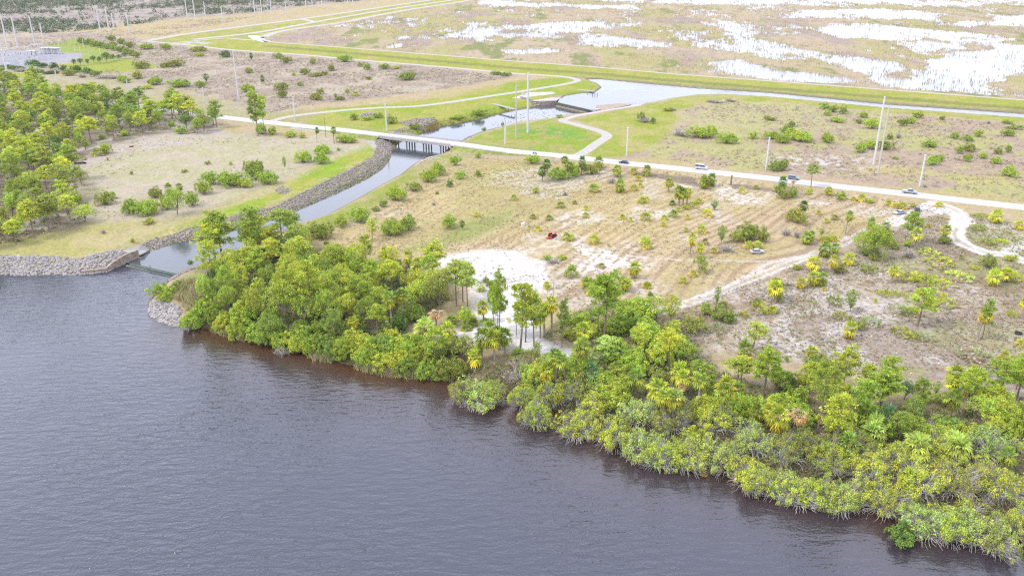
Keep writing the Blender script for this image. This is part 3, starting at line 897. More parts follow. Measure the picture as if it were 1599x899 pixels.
# broadleaf trees
def limbs(t, r, H, hfork, tips, r0):
    lean = r.normal(0, 0.25, 2)
    fork = np.array([lean[0], lean[1], hfork])
    t.tube([(0, 0, -0.3), (lean[0] * 0.3, lean[1] * 0.3, hfork * 0.5), fork], [r0 * 1.25, r0 * 0.9, r0 * 0.75], 7)
    for q in tips:
        mid = fork + (q - fork) * 0.5 + r.normal(0, 0.2, 3)
        t.tube([fork, mid, q], [r0 * 0.5, r0 * 0.32, r0 * 0.1], 5)


for v in range(5):
    r = np.random.default_rng(300 + v)
    W, H = 7.5, 8.0
    z0 = 1.6
    nl = 9
    lc_ = rand_dir(r, nl); lc_[:, 2] = np.abs(lc_[:, 2])
    lc_ = unit(lc_) * np.array([W * 0.30, W * 0.30, (H - z0) * 0.42]) + np.array([0, 0, z0 + (H - z0) * 0.36])
    f = MB()
    for q in lc_:
        rc = r.uniform(1.4, 2.1)
        d = rand_dir(r, 15); d[:, 2] = d[:, 2] * 0.8 + 0.2; d = unit(d)
        foliage(f, r, q + d * rc * np.array([1, 1, 0.8]), d, 0.85, 34, 0.155, 0.5, 0.45, 0.6, 1.35)
    t = MB(); limbs(t, r, H, 1.9, lc_, 0.22)
    for q in lc_:
        e = unit(rand_dir(r, 5) + np.array([0, 0, 0.3])) * r.uniform(1.6, 2.4, (5, 1)); twigs(t, r, np.repeat([q], 5, 0), q + e, 0.035, (1.7, 1.75, 1.8), 0, 0.2)
    add_proto('T', [('trunk', t.data('tree_trunk', BARK), None), ('crown', f.data('tree_crown', LEAF), 'tint')], W, H)


for v in range(3):
    r = np.random.default_rng(320 + v)
    W, H = 11.5, 9.5
    z0 = 1.6
    nl = 17
    lc_ = rand_dir(r, nl); lc_[:, 2] = np.abs(lc_[:, 2])
    lc_ = unit(lc_) * np.array([W * 0.34, W * 0.34, (H - z0) * 0.44]) * r.uniform(0.7, 1.05, (nl, 1)) + np.array([0, 0, z0 + (H - z0) * 0.36])
    f = MB()
    for q in lc_:
        rc = r.uniform(1.5, 2.4)
        d = rand_dir(r, 19); d[:, 2] = d[:, 2] * 0.8 + 0.2; d = unit(d)
        foliage(f, r, q + d * rc * np.array([1, 1, 0.8]), d, 0.9, 34, 0.16, 0.5, 0.45, 0.6, 1.35)
    t = MB(); limbs(t, r, H, 1.9, lc_, 0.28)
    for q in lc_:
        e = unit(rand_dir(r, 5) + np.array([0, 0, 0.3])) * r.uniform(1.7, 2.6, (5, 1)); twigs(t, r, np.repeat([q], 5, 0), q + e, 0.035, (1.7, 1.75, 1.8), 0, 0.2)
    add_proto('T2', [('trunk', t.data('tree_trunk', BARK), None), ('crown', f.data('tree_crown', LEAF), 'tint')], W, H)


# slash pines: bare straight trunk, open crown of needle tufts
def tufts(mb, r, c, size, per, lo=0.7, hi=1.3):
    k = len(c)
    d = unit(rand_dir(r, k * per) + np.array([0, 0, 0.45]))
    cs = np.repeat(c, per, 0)
    s = size * r.uniform(0.75, 1.25, (k * per, 1))
    side = unit(np.cross(d, rand_dir(r, k * per))) * s * 0.13
    ct = np.repeat(tone(r, k, 0.75, 1.25, 0.12), per, 0)
    b0 = cs + d * s * 0.1
    mb.polys(np.stack([b0, cs + d * s * 0.6 + side, cs + d * s, cs + d * s * 0.6 - side], 1), ct * tone(r, k * per, lo, hi, 0.06))


for v in range(6):
    r = np.random.default_rng(340 + v)
    H = [15, 17, 13, 16, 14, 12][v]; W = [6, 6.5, 5.5, 7, 5, 6][v]
    cb = [0.45, 0.55, 0.40, 0.58, 0.5, 0.35][v] * H
    t = MB()
    bx_, by_ = r.normal(0, 0.25, 2)
    def axis(z): k = z / H; return np.array([bx_ * math.sin(k * 3.0), by_ * math.sin(k * 2.4), z])
    t.tube([axis(z) if z > 0 else np.array([0, 0, -0.3]) for z in np.linspace(0, H * 0.97, 8)], np.linspace(0.24, 0.05, 8), 7)
    cc = []
    nb = 17
    for i in range(nb):
        k = (i + r.random()) / nb
        z = cb + (H - cb) * k
        L = W / 2 * (0.55 + 0.45 * math.sin(math.pi * (0.18 + 0.72 * k))) * r.uniform(0.65, 1.1) * (1.05 - 0.45 * k)
        a = i * 2.4 + r.normal(0, 0.4)
        p0 = axis(z); tip = p0 + np.array([math.cos(a) * L, math.sin(a) * L, L * r.uniform(0.12, 0.45)])
        mid = (p0 + tip) / 2 + np.array([0, 0, -0.12 * L])
        t.tube([p0, mid, tip], [0.07, 0.05, 0.02], 4, cap=False)
        for q in range(2):
            s = (1.0, r.uniform(0.5, 0.75))[q]
            cen = p0 + (tip - p0) * s + r.normal(0, 0.25, 3)
            for w_ in range((9, 5)[q]): cc.append(cen + r.normal(0, 1, 3) * np.array([0.55, 0.55, 0.26]) + np.array([0, 0, 0.2]))
    for q in range(10): cc.append(axis(H) + r.normal(0, 0.45, 3))
    f = MB(); tufts(f, r, np.array(cc), 0.60, 16)
    add_proto('N', [('trunk', t.data('pine_trunk', BARK), None), ('crown', f.data('pine_crown', NEEDLE), 'tint')], W, H)
# young feathery saplings: foliage nearly to the ground
for v in range(4):
    r = np.random.default_rng(380 + v)
    H, W = 8.0, 4.2
    t = MB(); t.tube([(0, 0, -0.3), (0.1, 0, H * 0.5), (0, 0.05, H * 0.96)], [0.12, 0.08, 0.02], 5)
    cc = []
    for i in range(150):
        k = r.random() ** 0.9
        z = H * (0.16 + 0.84 * k)
        rr = W / 2 * math.sin(math.pi * min(1, 0.22 + 0.80 * (1 - k))) * r.uniform(0.3, 1.05)
        a = r.uniform(0, 6.28)
        cc.append([rr * math.cos(a), rr * math.sin(a), z])
        if i % 6 == 0: t.tube([(0, 0, z - rr * 0.4), (rr * math.cos(a), rr * math.sin(a), z)], [0.03, 0.012], 3, cap=False)
    f = MB(); tufts(f, r, np.array(cc), 0.55, 11)
    add_proto('B', [('trunk', t.data('sapling_trunk', BARK), None), ('crown', f.data('sapling_crown', NEEDLE), 'tint')], W, H)
# bare snags
for v in range(2):
    r = np.random.default_rng(400 + v)
    H = 13.0
    t = MB(); t.tube([(0, 0, -0.3), (0.1, 0, H * 0.5), (0.05, 0.1, H)], [0.2, 0.14, 0.03], 6)
    bmb = MB()
    for i in range(16):
        z = H * r.uniform(0.5, 0.97); a = r.uniform(0, 6.28); L = r.uniform(0.8, 2.2)
        bmb.tube([(0.08, 0, z), (0.08 + math.cos(a) * L * 0.6, math.sin(a) * L * 0.6, z + 0.1), (0.08 + math.cos(a) * L, math.sin(a) * L, z + r.uniform(0, 0.7))], [0.05, 0.035, 0.012], 4, cap=False)
    add_proto('X', [('trunk', t.data('snag_trunk', GREYWOOD), None), ('branches', bmb.data('snag_branches', GREYWOOD), None)], 3.5, H)

TINT = dict(g=(0.205, 0.268, 0.042), d=(0.10, 0.175, 0.036), y=(0.345, 0.385, 0.045), b=(0.268, 0.352, 0.042), o=(0.235, 0.26, 0.05),
            s=(0.30, 0.34, 0.18), a=(0.365, 0.385, 0.055), p=(0.34, 0.41, 0.09), q=(0.12, 0.21, 0.09), t=(0.24, 0.20, 0.14))
TINTWORD = dict(g='green', d='dark green', y='yellow-green', b='bright green', o='olive', s='silvery', a='golden-green', p='pale green', q='blue-green', t='grey')
KNAME = dict(P='cabbage_palm', D='dead_palm', Y='young_palm', M='palmetto', S='shrub', K='shore_shrub', G='dry_bush', T='leafy_tree', N='pine_tree', B='sapling', X='snag_tree')
KCAT = dict(P='palm', D='palm', Y='palm', M='palmetto', S='shrub', K='shrub', G='bush', T='tree', N='pine', B='sapling', X='dead tree')
KGROUP = dict(P='cabbage palms on the land', D='dead palms', Y='young palms without trunks', M='low palmetto clumps', S='leafy shrubs on the plain', K='twiggy shrubs along the lake', G='bare dry bushes', T='leafy trees', N='slash pines', B='feathery saplings', X='dead snags')

PLANTS = []    # records: kind, X, Y, tint, w, h, px, py, zone, optional label


def plant(kind, x, y, w, h, tint, zone, label=None, warp=None):
    """x, y: photograph pixel of the plant's foot; w, h in photograph pixels"""
    X, Y = ground_at(x, y, 0.0)
    for _ in range(3):
        Z = tz(X, Y)
        Z = max(Z, -2.9)
        X, Y = ground_at(x, y, Z)
    s, sd_, cd = scale_at(X, Y, Z)
    wm = w / s
    low = kind in 'SKGMY'
    if low:
        hm = max(0.45, (h - 0.42 * w * sd_) / (s * cd))
        hm = min(hm, {'S': 5.2, 'K': 5.4, 'G': 3.2, 'M': 1.9, 'Y': 3.6}[kind], 0.85 * wm + 0.4)
        if kind in 'YM': wm *= 1.2; hm *= 1.15
        back = 0.30 * wm
        Y = Y + back
    else:
        hm = max(1.2, (h - 0.15 * w * sd_) / (s * cd))
        if kind == 'P' and zone in ('in the east thicket', 'on the east shore'): hm *= 1.3; wm *= 1.12
        if kind == 'T' and ('west thicket' in zone or 'west shore' in zone or 'canal mouth' in zone): hm = min(max(hm, 7.0) * 1.25, 13.0)
    PLANTS.append(dict(k=kind, X=X, Y=Y, w=wm, h=hm, t=tint, px=x, py=y, z=zone, label=label))


def zone_list(ox, oy, sc, zone, text):
    for row in text.replace('\n', ' ').split(';'):
        row = row.strip()
        if not row: continue
        lab = None
        if '=' in row: row, lab = row.split('=', 1)
        a = row.split()
        kt = a[0]
        x, y, w, h = map(float, a[1:5])
        plant(kt[0], ox + x / sc, oy + y / sc, w / sc, h / sc, kt[1], zone, lab.strip() if lab else None)
# ------------------------------------------------------------------ plants seen one by one in the photograph
zone_list(800, 225, 4, 'in the mown field', '''
Pd 188 235 75 100; Pd 217 245 75 150; Pg 330 195 65 125; Pg 352 215 75 110; Pd 432 190 65 120; Pg 540 150 80 75;
Sb 300 230 130 110; Sb 385 205 90 80; So 490 195 110 70; Sb 128 128 90 58;
Pg 655 205 90 80=palm with a brown skirt of dead fronds near the road; Ya 760 192 55 45; Pg 835 198 70 70; Yy 788 235 42 40; Gt 620 250 65 60;
Yg 510 305 70 58; Pg 668 300 85 90; Yy 688 308 45 32; Yy 762 292 55 40; Yy 802 275 38 32; Pg 975 300 75 95; Pg 1040 385 80 130; Pg 1066 388 70 120; Py 1090 375 75 110; Yd 1002 385 40 35;
Sy 1085 408 60 28; Yy 1140 402 48 50; Yy 1168 375 45 35; Yy 815 372 62 45; Yy 835 352 38 28; Bq 1260 412 52 58; Ya 1220 462 75 58; Yg 1010 460 60 50; Yy 1038 425 35 32; Yy 1095 474 36 32;
Yy 952 476 45 32; Yy 945 518 40 34; Yy 838 482 72 55; Yy 690 475 48 38; Yy 738 487 36 32; Yy 460 418 42 36; Yy 460 463 42 38; Yo 390 378 32 26; Yg 302 402 54 45; Yg 230 478 44 38;
Yo 130 468 44 32; Yy 160 546 42 36; Yy 340 605 62 52; Yy 372 607 45 48; Yy 512 628 72 66; Yy 825 630 60 56; Yy 845 658 68 66; Yy 1185 560 62 58; Yy 1085 553 36 36;
Pa 1110 688 75 140; Py 1175 712 68 95; Yo 1205 630 42 42; Bg 1305 618 62 108; Yy 1262 685 42 42; So 1418 615 110 85; Sg 1498 605 150 115; So 1570 618 70 85;
Yy 1482 655 62 50; Yy 1538 655 64 48; Gt 1345 678 125 55; Tg 1165 802 98 110; Ya 1132 832 52 48; Yg 1195 808 42 40; Yy 1070 875 55 48;
Py 762 832 98 108; Yg 370 838 90 82; Yo 560 776 44 34; Sb 220 728 52 38; Sb 305 725 80 26; Gt 265 752 115 42; Sy 145 308 44 36; Gt 330 325 38 45; Yg 10 355 40 46;
So 1215 275 110 70; Pg 1195 278 70 85; Pg 1245 262 75 85; Yy 1435 312 46 45; Yo 1525 284 38 28; Yy 455 899 62 72; Sb 560 935 115 95; Pg 700 900 100 78; Ya 845 902 56 46; Ya 215 892 42 36; Py 480 940 60 60
''')
zone_list(1200, 225, 4, 'by the east road', '''
Sg 45 172 85 66; Sg 98 168 68 70; Sb 582 55 90 60; Sb 650 36 90 60; Sg 740 40 100 60; Sb 1020 22 115 42; Sb 1030 135 75 55; Sb 1065 110 70 46; Sb 1345 92 62 38; Sg 1247 112 60 48;
Sb 1430 126 68 44; Sb 1518 208 92 70; Sb 1198 62 50 50; So 1262 50 75 55; Sg 1440 65 52 40; Sg 1500 55 46 50; Sb 800 97 42 20; Gt 980 272 32 26;
Pd 85 275 70 82; Dt 150 272 40 50=small dead tan palm beside the eastbound road; Ng 265 270 92 140=lone spindly pine on the road verge; So 95 345 82 65; Sg 60 305 55 45; Sg 155 340 62 62; Sy 255 318 48 42; Py 375 320 72 58; Sb 458 352 68 52;
Yy 535 356 38 28; Yy 590 362 62 50; Sy 640 368 62 26; Ya 755 385 48 36; Ya 802 402 58 36; Ya 845 408 72 48; Sy 908 398 34 24; Ya 1075 398 62 38; Pd 212 455 75 105; So 182 498 132 90;
Yy 318 444 38 30; Yy 365 494 38 32; Yo 418 476 44 38; Pg 478 562 64 148=slender cabbage palm standing alone on a long thin trunk; Gt 112 575 82 55; Gt 185 590 62 56; Pg 235 622 100 78; Pg 268 598 52 62; Bg 330 575 34 45; Yy 360 612 72 42; Yy 412 610 62 44;
Tb 645 705 230 215=big round bright green tree beside the parked cars; Pg 640 530 70 75; Pg 725 545 72 65; Sg 785 660 62 50; Tb 590 650 120 110; So 640 705 130 60;
Pa 892 530 82 118; Ng 880 620 120 180; Pp 915 662 90 148; Gt 890 715 125 66; Sb 875 645 64 42; Ya 1000 525 38 28; Pa 1100 612 86 110; So 1112 630 84 56; Mo 1322 545 95 55; Mo 1332 472 95 42; Py 1415 492 104 86;
Pa 1562 532 82 58; Mo 1375 632 76 52; My 1462 632 84 55; So 1388 780 96 85; Sy 1520 735 64 50; Py 1395 882 104 112; Py 1472 858 102 98; My 1555 860 135 90;
Mp 1020 702 122 48; Ma 1100 775 185 72; Mp 1200 862 165 62; My 898 862 150 62; My 1005 885 160 62; My 1085 905 140 58; My 1300 788 66 28; Yg 1205 720 28 30; Pa 765 862 88 108; Mo 632 808 112 70;
Pg 345 700 115 95; Pg 408 690 80 80; Pa 400 812 78 130; Pa 500 752 92 85; Pa 270 795 115 105; So 448 810 92 58; Pa 275 880 115 100; Pg 330 880 85 92; Pa 200 895 78 70; Pg 45 905 100 80; So 185 788 48 32; By 715 735 34 60; So 655 730 52 46
''')
zone_list(1200, 400, 4, 'in the eastern scrub', '''
Pg 45 262 108 118; My 20 362 75 60; Bg 508 345 85 135; Mg 430 312 112 58; Mo 462 408 104 70; Pa 500 512 106 115; So 577 468 72 78; Ms 640 440 122 70; Ma 742 262 88 48; Ma 832 260 74 40;
Nb 930 435 165 235=bushy young pine alone in the eastern scrub; Ms 835 358 112 62; Mo 885 378 94 68; My 880 518 150 92; Ms 985 536 115 60; My 1110 326 155 78; My 1100 268 72 40; Pa 1302 518 98 200; Ng 1335 515 85 235; My 1535 386 62 50;
Pa 1580 378 70 130; Ms 1340 682 225 108; Yy 1482 645 54 58; Pa 252 672 102 122; Yy 672 290 28 24; Ya 1580 568 54 56; Sb 115 662 34 44; Py 1130 880 122 150; Py 1242 868 122 135; Bb 1575 690 70 90; Gt 130 190 80 36; Ya 352 218 30 28
''')
zone_list(850, 400, 4, 'beside the white track', '''
Nb 372 512 190 385=tall twin-topped pine east of the white sand; Nb 332 505 120 360; Py 510 215 95 85; Yy 645 206 56 46; Yg 665 282 58 60; By 790 408 112 165; Bg 1075 318 42 125; Yo 1120 328 66 46; Py 1440 292 120 150; My 1385 360 142 84; Mo 1330 318 76 58;
Mo 1250 388 62 44; Pg 1010 365 92 80; Sg 1110 412 132 88; Sg 1172 422 82 78; Ms 1085 488 124 60; So 945 492 134 118; Pg 600 388 104 92; So 540 402 122 88; Ss 665 392 92 62; Np 1300 575 142 160; Pg 1250 652 118 135;
Ny 1222 800 190 170; Nb 1372 868 150 290=round-headed pine at the scrub edge; So 1520 850 165 112; Yo 1360 482 64 40; Ya 1570 78 36 28
''')
zone_list(0, 225, 4, 'in the pasture', '''
So 640 385 122 105; Yg 700 345 46 58; Sb 808 440 122 108; Sb 900 452 160 126; So 960 340 112 66; Pg 1062 318 66 78; Pg 1125 320 60 80; Sb 1030 412 84 92; Tb 1108 440 130 165; Sb 1192 392 92 105; Sb 1262 318 112 100; Sb 1305 258 106 92;
Sb 1402 258 102 108; Sb 1452 275 172 118; Sy 1530 278 64 56; Sg 1562 190 122 112; Sg 1595 228 84 90; Sy 920 505 74 40; Sg 820 192 22 24; So 1295 130 34 24; So 1150 180 34 22; Sb 828 635 32 28; Bg 547 412 34 55; Gt 640 562 46 34; Yg 600 76 92 72; Sb 655 62 84 66;
Sy 1440 132 26 24
''')
zone_list(400, 225, 4, 'along the canal', '''
Sb 290 120 112 98; Sb 405 128 92 76; Sb 408 64 102 58; Sb 12 180 76 90; Sb 62 258 132 106; Bg 180 158 28 76; Sb 875 358 137 100; So 985 298 104 62; Sb 1076 242 107 84; Sb 1132 198 102 90; Sb 1240 138 62 68; Sb 1277 222 62 54; Sg 1387 206 38 50; Sb 1385 88 38 30; Sd 1210 272 44 46;
Sb 640 495 132 105; Sb 525 523 92 74; Sg 392 602 172 118; Np 726 604 80 132=sparse pale pine between the canal shrubs; Sb 850 578 162 108; Sg 950 545 102 98; Sb 1205 530 106 86; Bd 1287 534 38 58; Sg 795 395 54 50; So 745 422 56 32; Ya 1380 456 44 32; Gt 1106 384 38 26; Sg 1130 315 22 16; Sb 512 42 30 18
''')
zone_list(400, 0, 4, 'by the road junction', '''
Ng 12 850 95 235; Nb 58 850 72 235; Pd 380 886 34 90=thin dark palm by the gravel branch road; Pg 487 898 52 108; Sb 98 842 64 46; Sb 210 862 82 44; Sy 286 864 42 32; Sb 540 894 104 48; Sb 592 897 72 42; Sb 28 842 90 80; Sg 1423 818 30 36; Sg 1540 792 24 38;
Sg 610 752 60 40; Sb 690 755 60 26; So 840 775 90 52; Sg 990 830 70 40; Sg 760 740 60 34; Sb 1390 740 70 40; Sb 1250 765 90 26
''')
zone_list(400, 0, 4, 'in the north scrub', '''
Sg 186 398 66 48; So 132 368 62 36; So 350 404 42 36; Sb 548 390 86 42; Sg 650 418 32 26; Sg 692 438 48 36; Sg 800 436 62 36; Sy 872 432 56 20; Sg 938 504 122 62; So 466 444 58 40; So 300 468 62 40; So 370 480 94 26; So 425 474 38 30; Sy 230 474 32 20;
So 150 565 84 48; Pd 40 512 38 40; Yy 620 602 46 32; So 160 614 64 50; So 372 628 84 46; So 520 628 64 26; Sy 570 584 28 26; So 400 590 44 36; Bd 497 622 26 36; Sg 270 540 40 26; So 700 500 40 24; Sg 1500 470 70 24; Sg 1560 478 60 26
''')
zone_list(0, 0, 4, 'near the substation', '''
Sd 1400 360 84 56; So 1230 325 106 34; Sg 1030 312 62 44; Sb 905 312 94 40; So 1080 420 122 52; So 875 432 92 46; Sb 960 534 92 56; Sb 1108 550 132 68; Sg 1250 550 62 42; Sg 1550 460 64 34; Sb 1545 580 92 60; Sb 1566 608 72 42; Sy 1240 354 62 24; So 850 495 74 48; Sb 752 510 72 38;
Sb 782 520 62 34; Sy 910 558 84 26; Bd 1290 514 46 50; Pd 1570 372 34 42; Yo 100 534 46 32; Sg 160 504 32 20; So 1020 424 62 30; So 800 300 74 44; Sg 750 278 62 40; Sg 690 258 52 34;
Sg 500 272 60 40; Sg 540 282 60 44; Sg 585 292 60 46; Sg 625 300 60 44; Sg 665 308 62 46; Sg 705 318 62 46; Sg 745 328 60 46; Sg 785 340 58 44; So 820 352 60 44; Sg 850 362 50 38; So 700 292 50 30; So 560 268 40 26;
Td 462 412 34 44; Td 505 412 32 46; Td 550 408 26 40; Td 588 396 40 46; Td 628 398 30 42; Td 668 392 58 62; Td 708 382 34 42; Td 745 378 30 38; Td 782 368 40 46;
Sd 200 415 70 40; Sd 260 425 60 30; Sd 330 438 70 44; Sd 390 445 50 36; So 425 476 80 40; Sd 470 455 66 42; Sd 535 462 70 38; Gt 640 494 120 52; Gt 700 496 90 40; Gt 510 488 70 36; So 590 480 60 36; Gt 330 455 90 30; Gt 120 452 120 30; Sd 90 438 90 26; Sd 30 432 80 26; Sd 200 458 120 24; Sd 300 466 90 22
''')
zone_list(1200, 0, 4, 'in the north-east scrub', '''
Sg 355 684 62 40; Sg 410 704 62 42; Sg 470 714 48 56; Sb 438 768 84 36; Sg 600 738 58 36; Sg 570 772 54 30; Sb 650 808 88 66; Sy 370 724 46 34; Sg 150 794 54 34; Sg 125 838 96 52; Sb 25 874 84 56; Sb 200 888 152 76; Sb 95 898 92 60; Sb 375 896 84 66; So 20 756 62 26;
Sb 940 740 64 46; Sb 900 775 62 40; So 845 790 56 56; Gt 815 866 60 54; Sb 1170 868 64 42; Sb 1320 856 62 44; Gt 1380 775 44 26; Sb 1500 776 64 26; Sb 1552 812 72 32; Sg 1506 854 78 44; Sg 1255 884 64 38; Sg 760 872 50 34; So 1090 750 40 24
''')
zone_list(800, 0, 4, 'in the north-east scrub', '''
Sg 806 758 56 52; Sg 880 774 38 44; Gt 830 770 110 66; Sb 1190 868 172 92; Sb 1250 838 76 50; Sb 1352 902 112 118; Sb 1506 870 64 46; Gt 1060 855 150 70; Gt 1280 648 150 32; Gt 1380 640 110 26; So 980 698 66 24; Gt 1010 690 60 20; So 1590 748 44 26; Sb 295 738 40 22
''')
# the pines and palms standing in the white sand
zone_list(720, 420, 6.15, 'in the white sand', '''
Nb 318 610 130 430; Nb 350 640 120 460; Nb 368 680 150 590=tallest pine of the row in the white sand; Ny 565 800 300 620=forked open-crowned pine in front of the white sand path; Nb 618 700 190 470; Ny 700 745 200 490; Nb 528 650 90 300;
Pa 218 505 150 215=cabbage palm alone in the white sand; Py 800 650 180 330; Pa 870 640 190 380; Pb 760 660 130 250; Xt 885 350 120 340=tall bare dead pine at the sand edge; Ng 968 752 110 430=thin straight pine with a small head beside the sand path; Bg 728 890 90 190;
Np 1400 880 280 220=flat-topped pale pine over the sand path; Np 1450 860 160 200; Pb 1120 900 190 160; Pg 260 760 170 270; Pg 420 820 190 270; Pg 200 880 200 330; Py 320 870 190 300; Pg 360 780 170 240; Yg 560 880 190 110; Yb 650 870 110 90;
Sb 1080 560 200 120; Sy 1060 680 190 110; Sb 1170 560 160 140; Sy 1250 690 200 160; Py 1180 740 200 240; Pg 1260 560 190 170; Sy 1330 600 120 120; Yb 40 530 200 130; Yg 110 555 90 80; Yg 50 595 120 60; Sb 250 540 150 60; Sb 1460 650 280 170;
Sg 240 130 60 50; Sg 280 160 80 50; Sy 195 220 90 60; Ya 830 200 80 60; Sb 1220 200 120 130; Sy 1500 250 120 90
''')
zone_list(850, 400, 4, 'in the east thicket', '''Pg 70 835 120 190; Pg 130 825 110 175; Pg 220 765 125 200; Pg 205 840 110 150; Pq 295 835 105 140; Pg 560 880 135 150; Py 20 850 110 140; Pg 460 800 110 120''')
# signature trees of the lakeside thicket, west part
zone_list(300, 320, 6.15, 'at the canal mouth', '''
Ng 300 560 310 480=broad pine leaning over the canal mouth; Ny 250 600 300 420; Ng 612 560 280 500=second broad pine over the canal, tall bare trunk; Ny 660 540 220 420; Ng 850 420 300 360; Ng 960 300 200 230; Ny 790 480 220 260; Sg 700 520 150 110; Sb 380 620 180 100; Pq 470 600 200 180; Dt 570 560 110 120=rusty dead palm among the canal mouth pines;
Pg 1130 520 170 150; Po 1300 620 190 200; Ty 980 620 230 230; Ny 1040 580 200 260; To 1050 830 330 230=domed olive tree in the middle of the west thicket; Sd 250 720 200 200; Tb 330 880 240 260; Ty 430 760 200 240; Nb 620 790 200 330; Tg 760 830 200 220; Sg 800 520 200 160; Td 880 560 180 190;
Xt 640 930 70 130; Ty 900 900 200 160; Tg 1180 700 220 190; Tg 1320 760 220 180
''')
zone_list(500, 380, 6.15, 'in the west thicket', '''
By 350 330 170 330=tall golden-green sapling at the meadow edge; By 300 300 120 260; By 420 280 110 260; By 640 290 150 250; By 700 260 140 230; Xt 470 430 60 400=thin bare snag between the golden saplings; Xt 785 240 40 120; Ny 1080 350 230 340; Py 930 320 140 190; Nb 1050 420 170 300; Ny 1310 600 220 420; Np 1420 650 170 440; Nb 1370 560 180 350;
Ny 690 490 230 320; Ty 240 460 200 220; To 1160 660 320 320=dome-shaped olive pine beside the sand pit; Pg 690 800 160 340=cabbage palm with a long pale trunk in the thicket; Pg 790 740 160 330; Sg 880 760 250 190; Sd 760 830 170 130; Dt 1110 800 170 160=salmon-coloured dead palm at the sand edge; Pp 1000 900 260 200; Py 1240 920 190 190; Pg 1260 790 150 110; Bb 1390 800 120 190; Yg 1480 800 80 90;
Sy 700 980 150 200; Tb 120 520 240 230; Tb 420 620 260 270; Tb 80 780 250 270; Tb 560 700 220 230; Ty 280 780 220 240; Tb 460 800 200 230; Ny 560 870 190 270; Py 330 880 150 190; Pg 200 700 150 220
''')
zone_list(500, 480, 6.15, 'on the west shore', '''
Sg 300 290 260 180; Sg 640 330 200 140; Sb 860 420 200 150; Sb 180 440 220 110; Sb 330 530 240 150; Sb 560 480 150 120; Pg 940 400 170 160; Nb 1100 590 220 370=young pine near the waterline with rounded tufts; Sb 800 640 150 140; Sg 1100 690 320 120; Sy 1000 600 160 140; Sy 760 600 170 170; So 1340 540 240 240; So 1250 480 160 170; Py 1480 570 180 180
''')
zone_list(280, 440, 6.15, 'on the west shore', '''
Sb 110 480 260 200=bright rounded shrub where the rock point meets the thicket; Tb 270 250 170 250; Tb 400 220 240 220; Tb 460 340 230 210; Sy 620 400 200 150; Ty 700 340 190 200; Sb 740 580 230 190; Sy 550 530 140 110; Tb 1020 400 310 330=largest pale crowned tree on the west shore; Tb 1210 420 260 260; Tg 920 590 240 200; Sb 1180 650 260 190; Sb 1060 600 160 130; Tb 1420 400 220 270; Sb 1350 540 170 140; Tb 1540 330 220 240; Sb 1530 770 180 150; Tg 1480 540 210 200
''')
zone_list(200, 400, 4, 'on the rock point', '''
Sb 185 260 110 85; Sb 225 300 90 70; Sb 260 250 80 70; Sg 345 222 44 40; So 300 215 70 60; Sy 500 275 60 40; Sg 385 45 36 24
''')
# palms and pines of the east thicket
zone_list(1000, 560, 4, 'in the east thicket', '''
Py 240 150 120 120; Pg 345 150 110 120; Pg 430 175 100 110; Py 265 230 110 130; Dt 250 255 60 110; Py 110 330 150 160; Pp 180 400 150 170=palm with a drooping pale skirt above the shore shrubs; Py 140 440 120 190; Pg 358 345 120 190; Pg 440 300 110 130; Pg 490 430 110 220=palm with a pale trunk, lower of a close pair; Py 535 415 130 240; Pg 600 260 110 100;
Py 840 540 145 200; Pa 800 400 120 110; Da 880 430 130 120; Dt 975 525 120 210=bleached dead palm with tan fronds on a white trunk; Py 830 320 110 80; Pg 1010 470 100 100; Ng 1100 480 210 440; Ny 1200 600 170 360; Ny 1270 400 130 160; Ny 1050 230 140 210; Nb 770 220 180 240; Ny 600 170 170 170; Sd 915 200 140 110; Ny 1260 190 150 250=crooked pale pine rising against the brown scrub; Nb 1500 290 220 230;
Pg 1400 470 180 170; Pq 1520 440 140 130; Pp 1440 540 150 130; Pg 1290 610 160 120; Np 1350 330 160 200; Ny 1180 280 160 160
''')
zone_list(1340, 560, 6.15, 'in the east thicket', '''
Nb 270 330 200 340; Nb 220 470 240 300; Tq 440 390 180 190=small dense blue-green tree among the pines; Py 890 350 190 230; Py 1040 390 190 250; Nb 1520 400 230 400=pine at the far east end of the thicket; Pg 880 560 190 230; Tb 1180 640 330 270; Ty 1430 650 280 260; Gt 690 700 110 160; Tg 500 560 240 200; Sg 900 700 270 150; Pp 130 800 240 220; Pp 540 900 270 170; Pp 930 920 270 190; Bb 740 350 90 130; Sb 650 440 170 110; Ty 820 800 240 160
''')
zone_list(1200, 675, 4, 'on the east shore', '''
Sd 850 715 190 140=dark green mangrove leaning over the water on the east shore; Pp 500 160 150 130; Pp 910 200 180 160; Pp 1170 200 170 160; Py 870 380 140 120; Pg 650 90 150 100; Gt 1180 330 120 80; Gt 1370 490 120 80
''')
zone_list(0, 0, 1, 'on the west shore', '''Sy 350 521 42 30; Sb 372 530 46 36; Sb 395 534 42 32; Sg 410 541 42 36; Sb 432 548 46 38; Sy 460 554 42 34; Sb 480 557 44 36; Sg 500 557 42 38; Sg 522 562 42 32; Sb 540 567 46 36; Sb 575 577 48 36; Sy 606 584 46 32; Sg 640 589 48 34; Sb 668 591 46 32; Sg 690 590 42 34; So 705 597 46 38; Gt 440 556 34 18; Sb 318 506 40 34; Sg 336 514 38 34; Sy 560 560 44 34; Sg 600 566 44 34; Sb 628 572 44 34; Sy 655 574 42 32; So 680 574 44 34; Sg 470 545 44 40; Sb 420 525 46 44; Sb 380 515 46 44''')
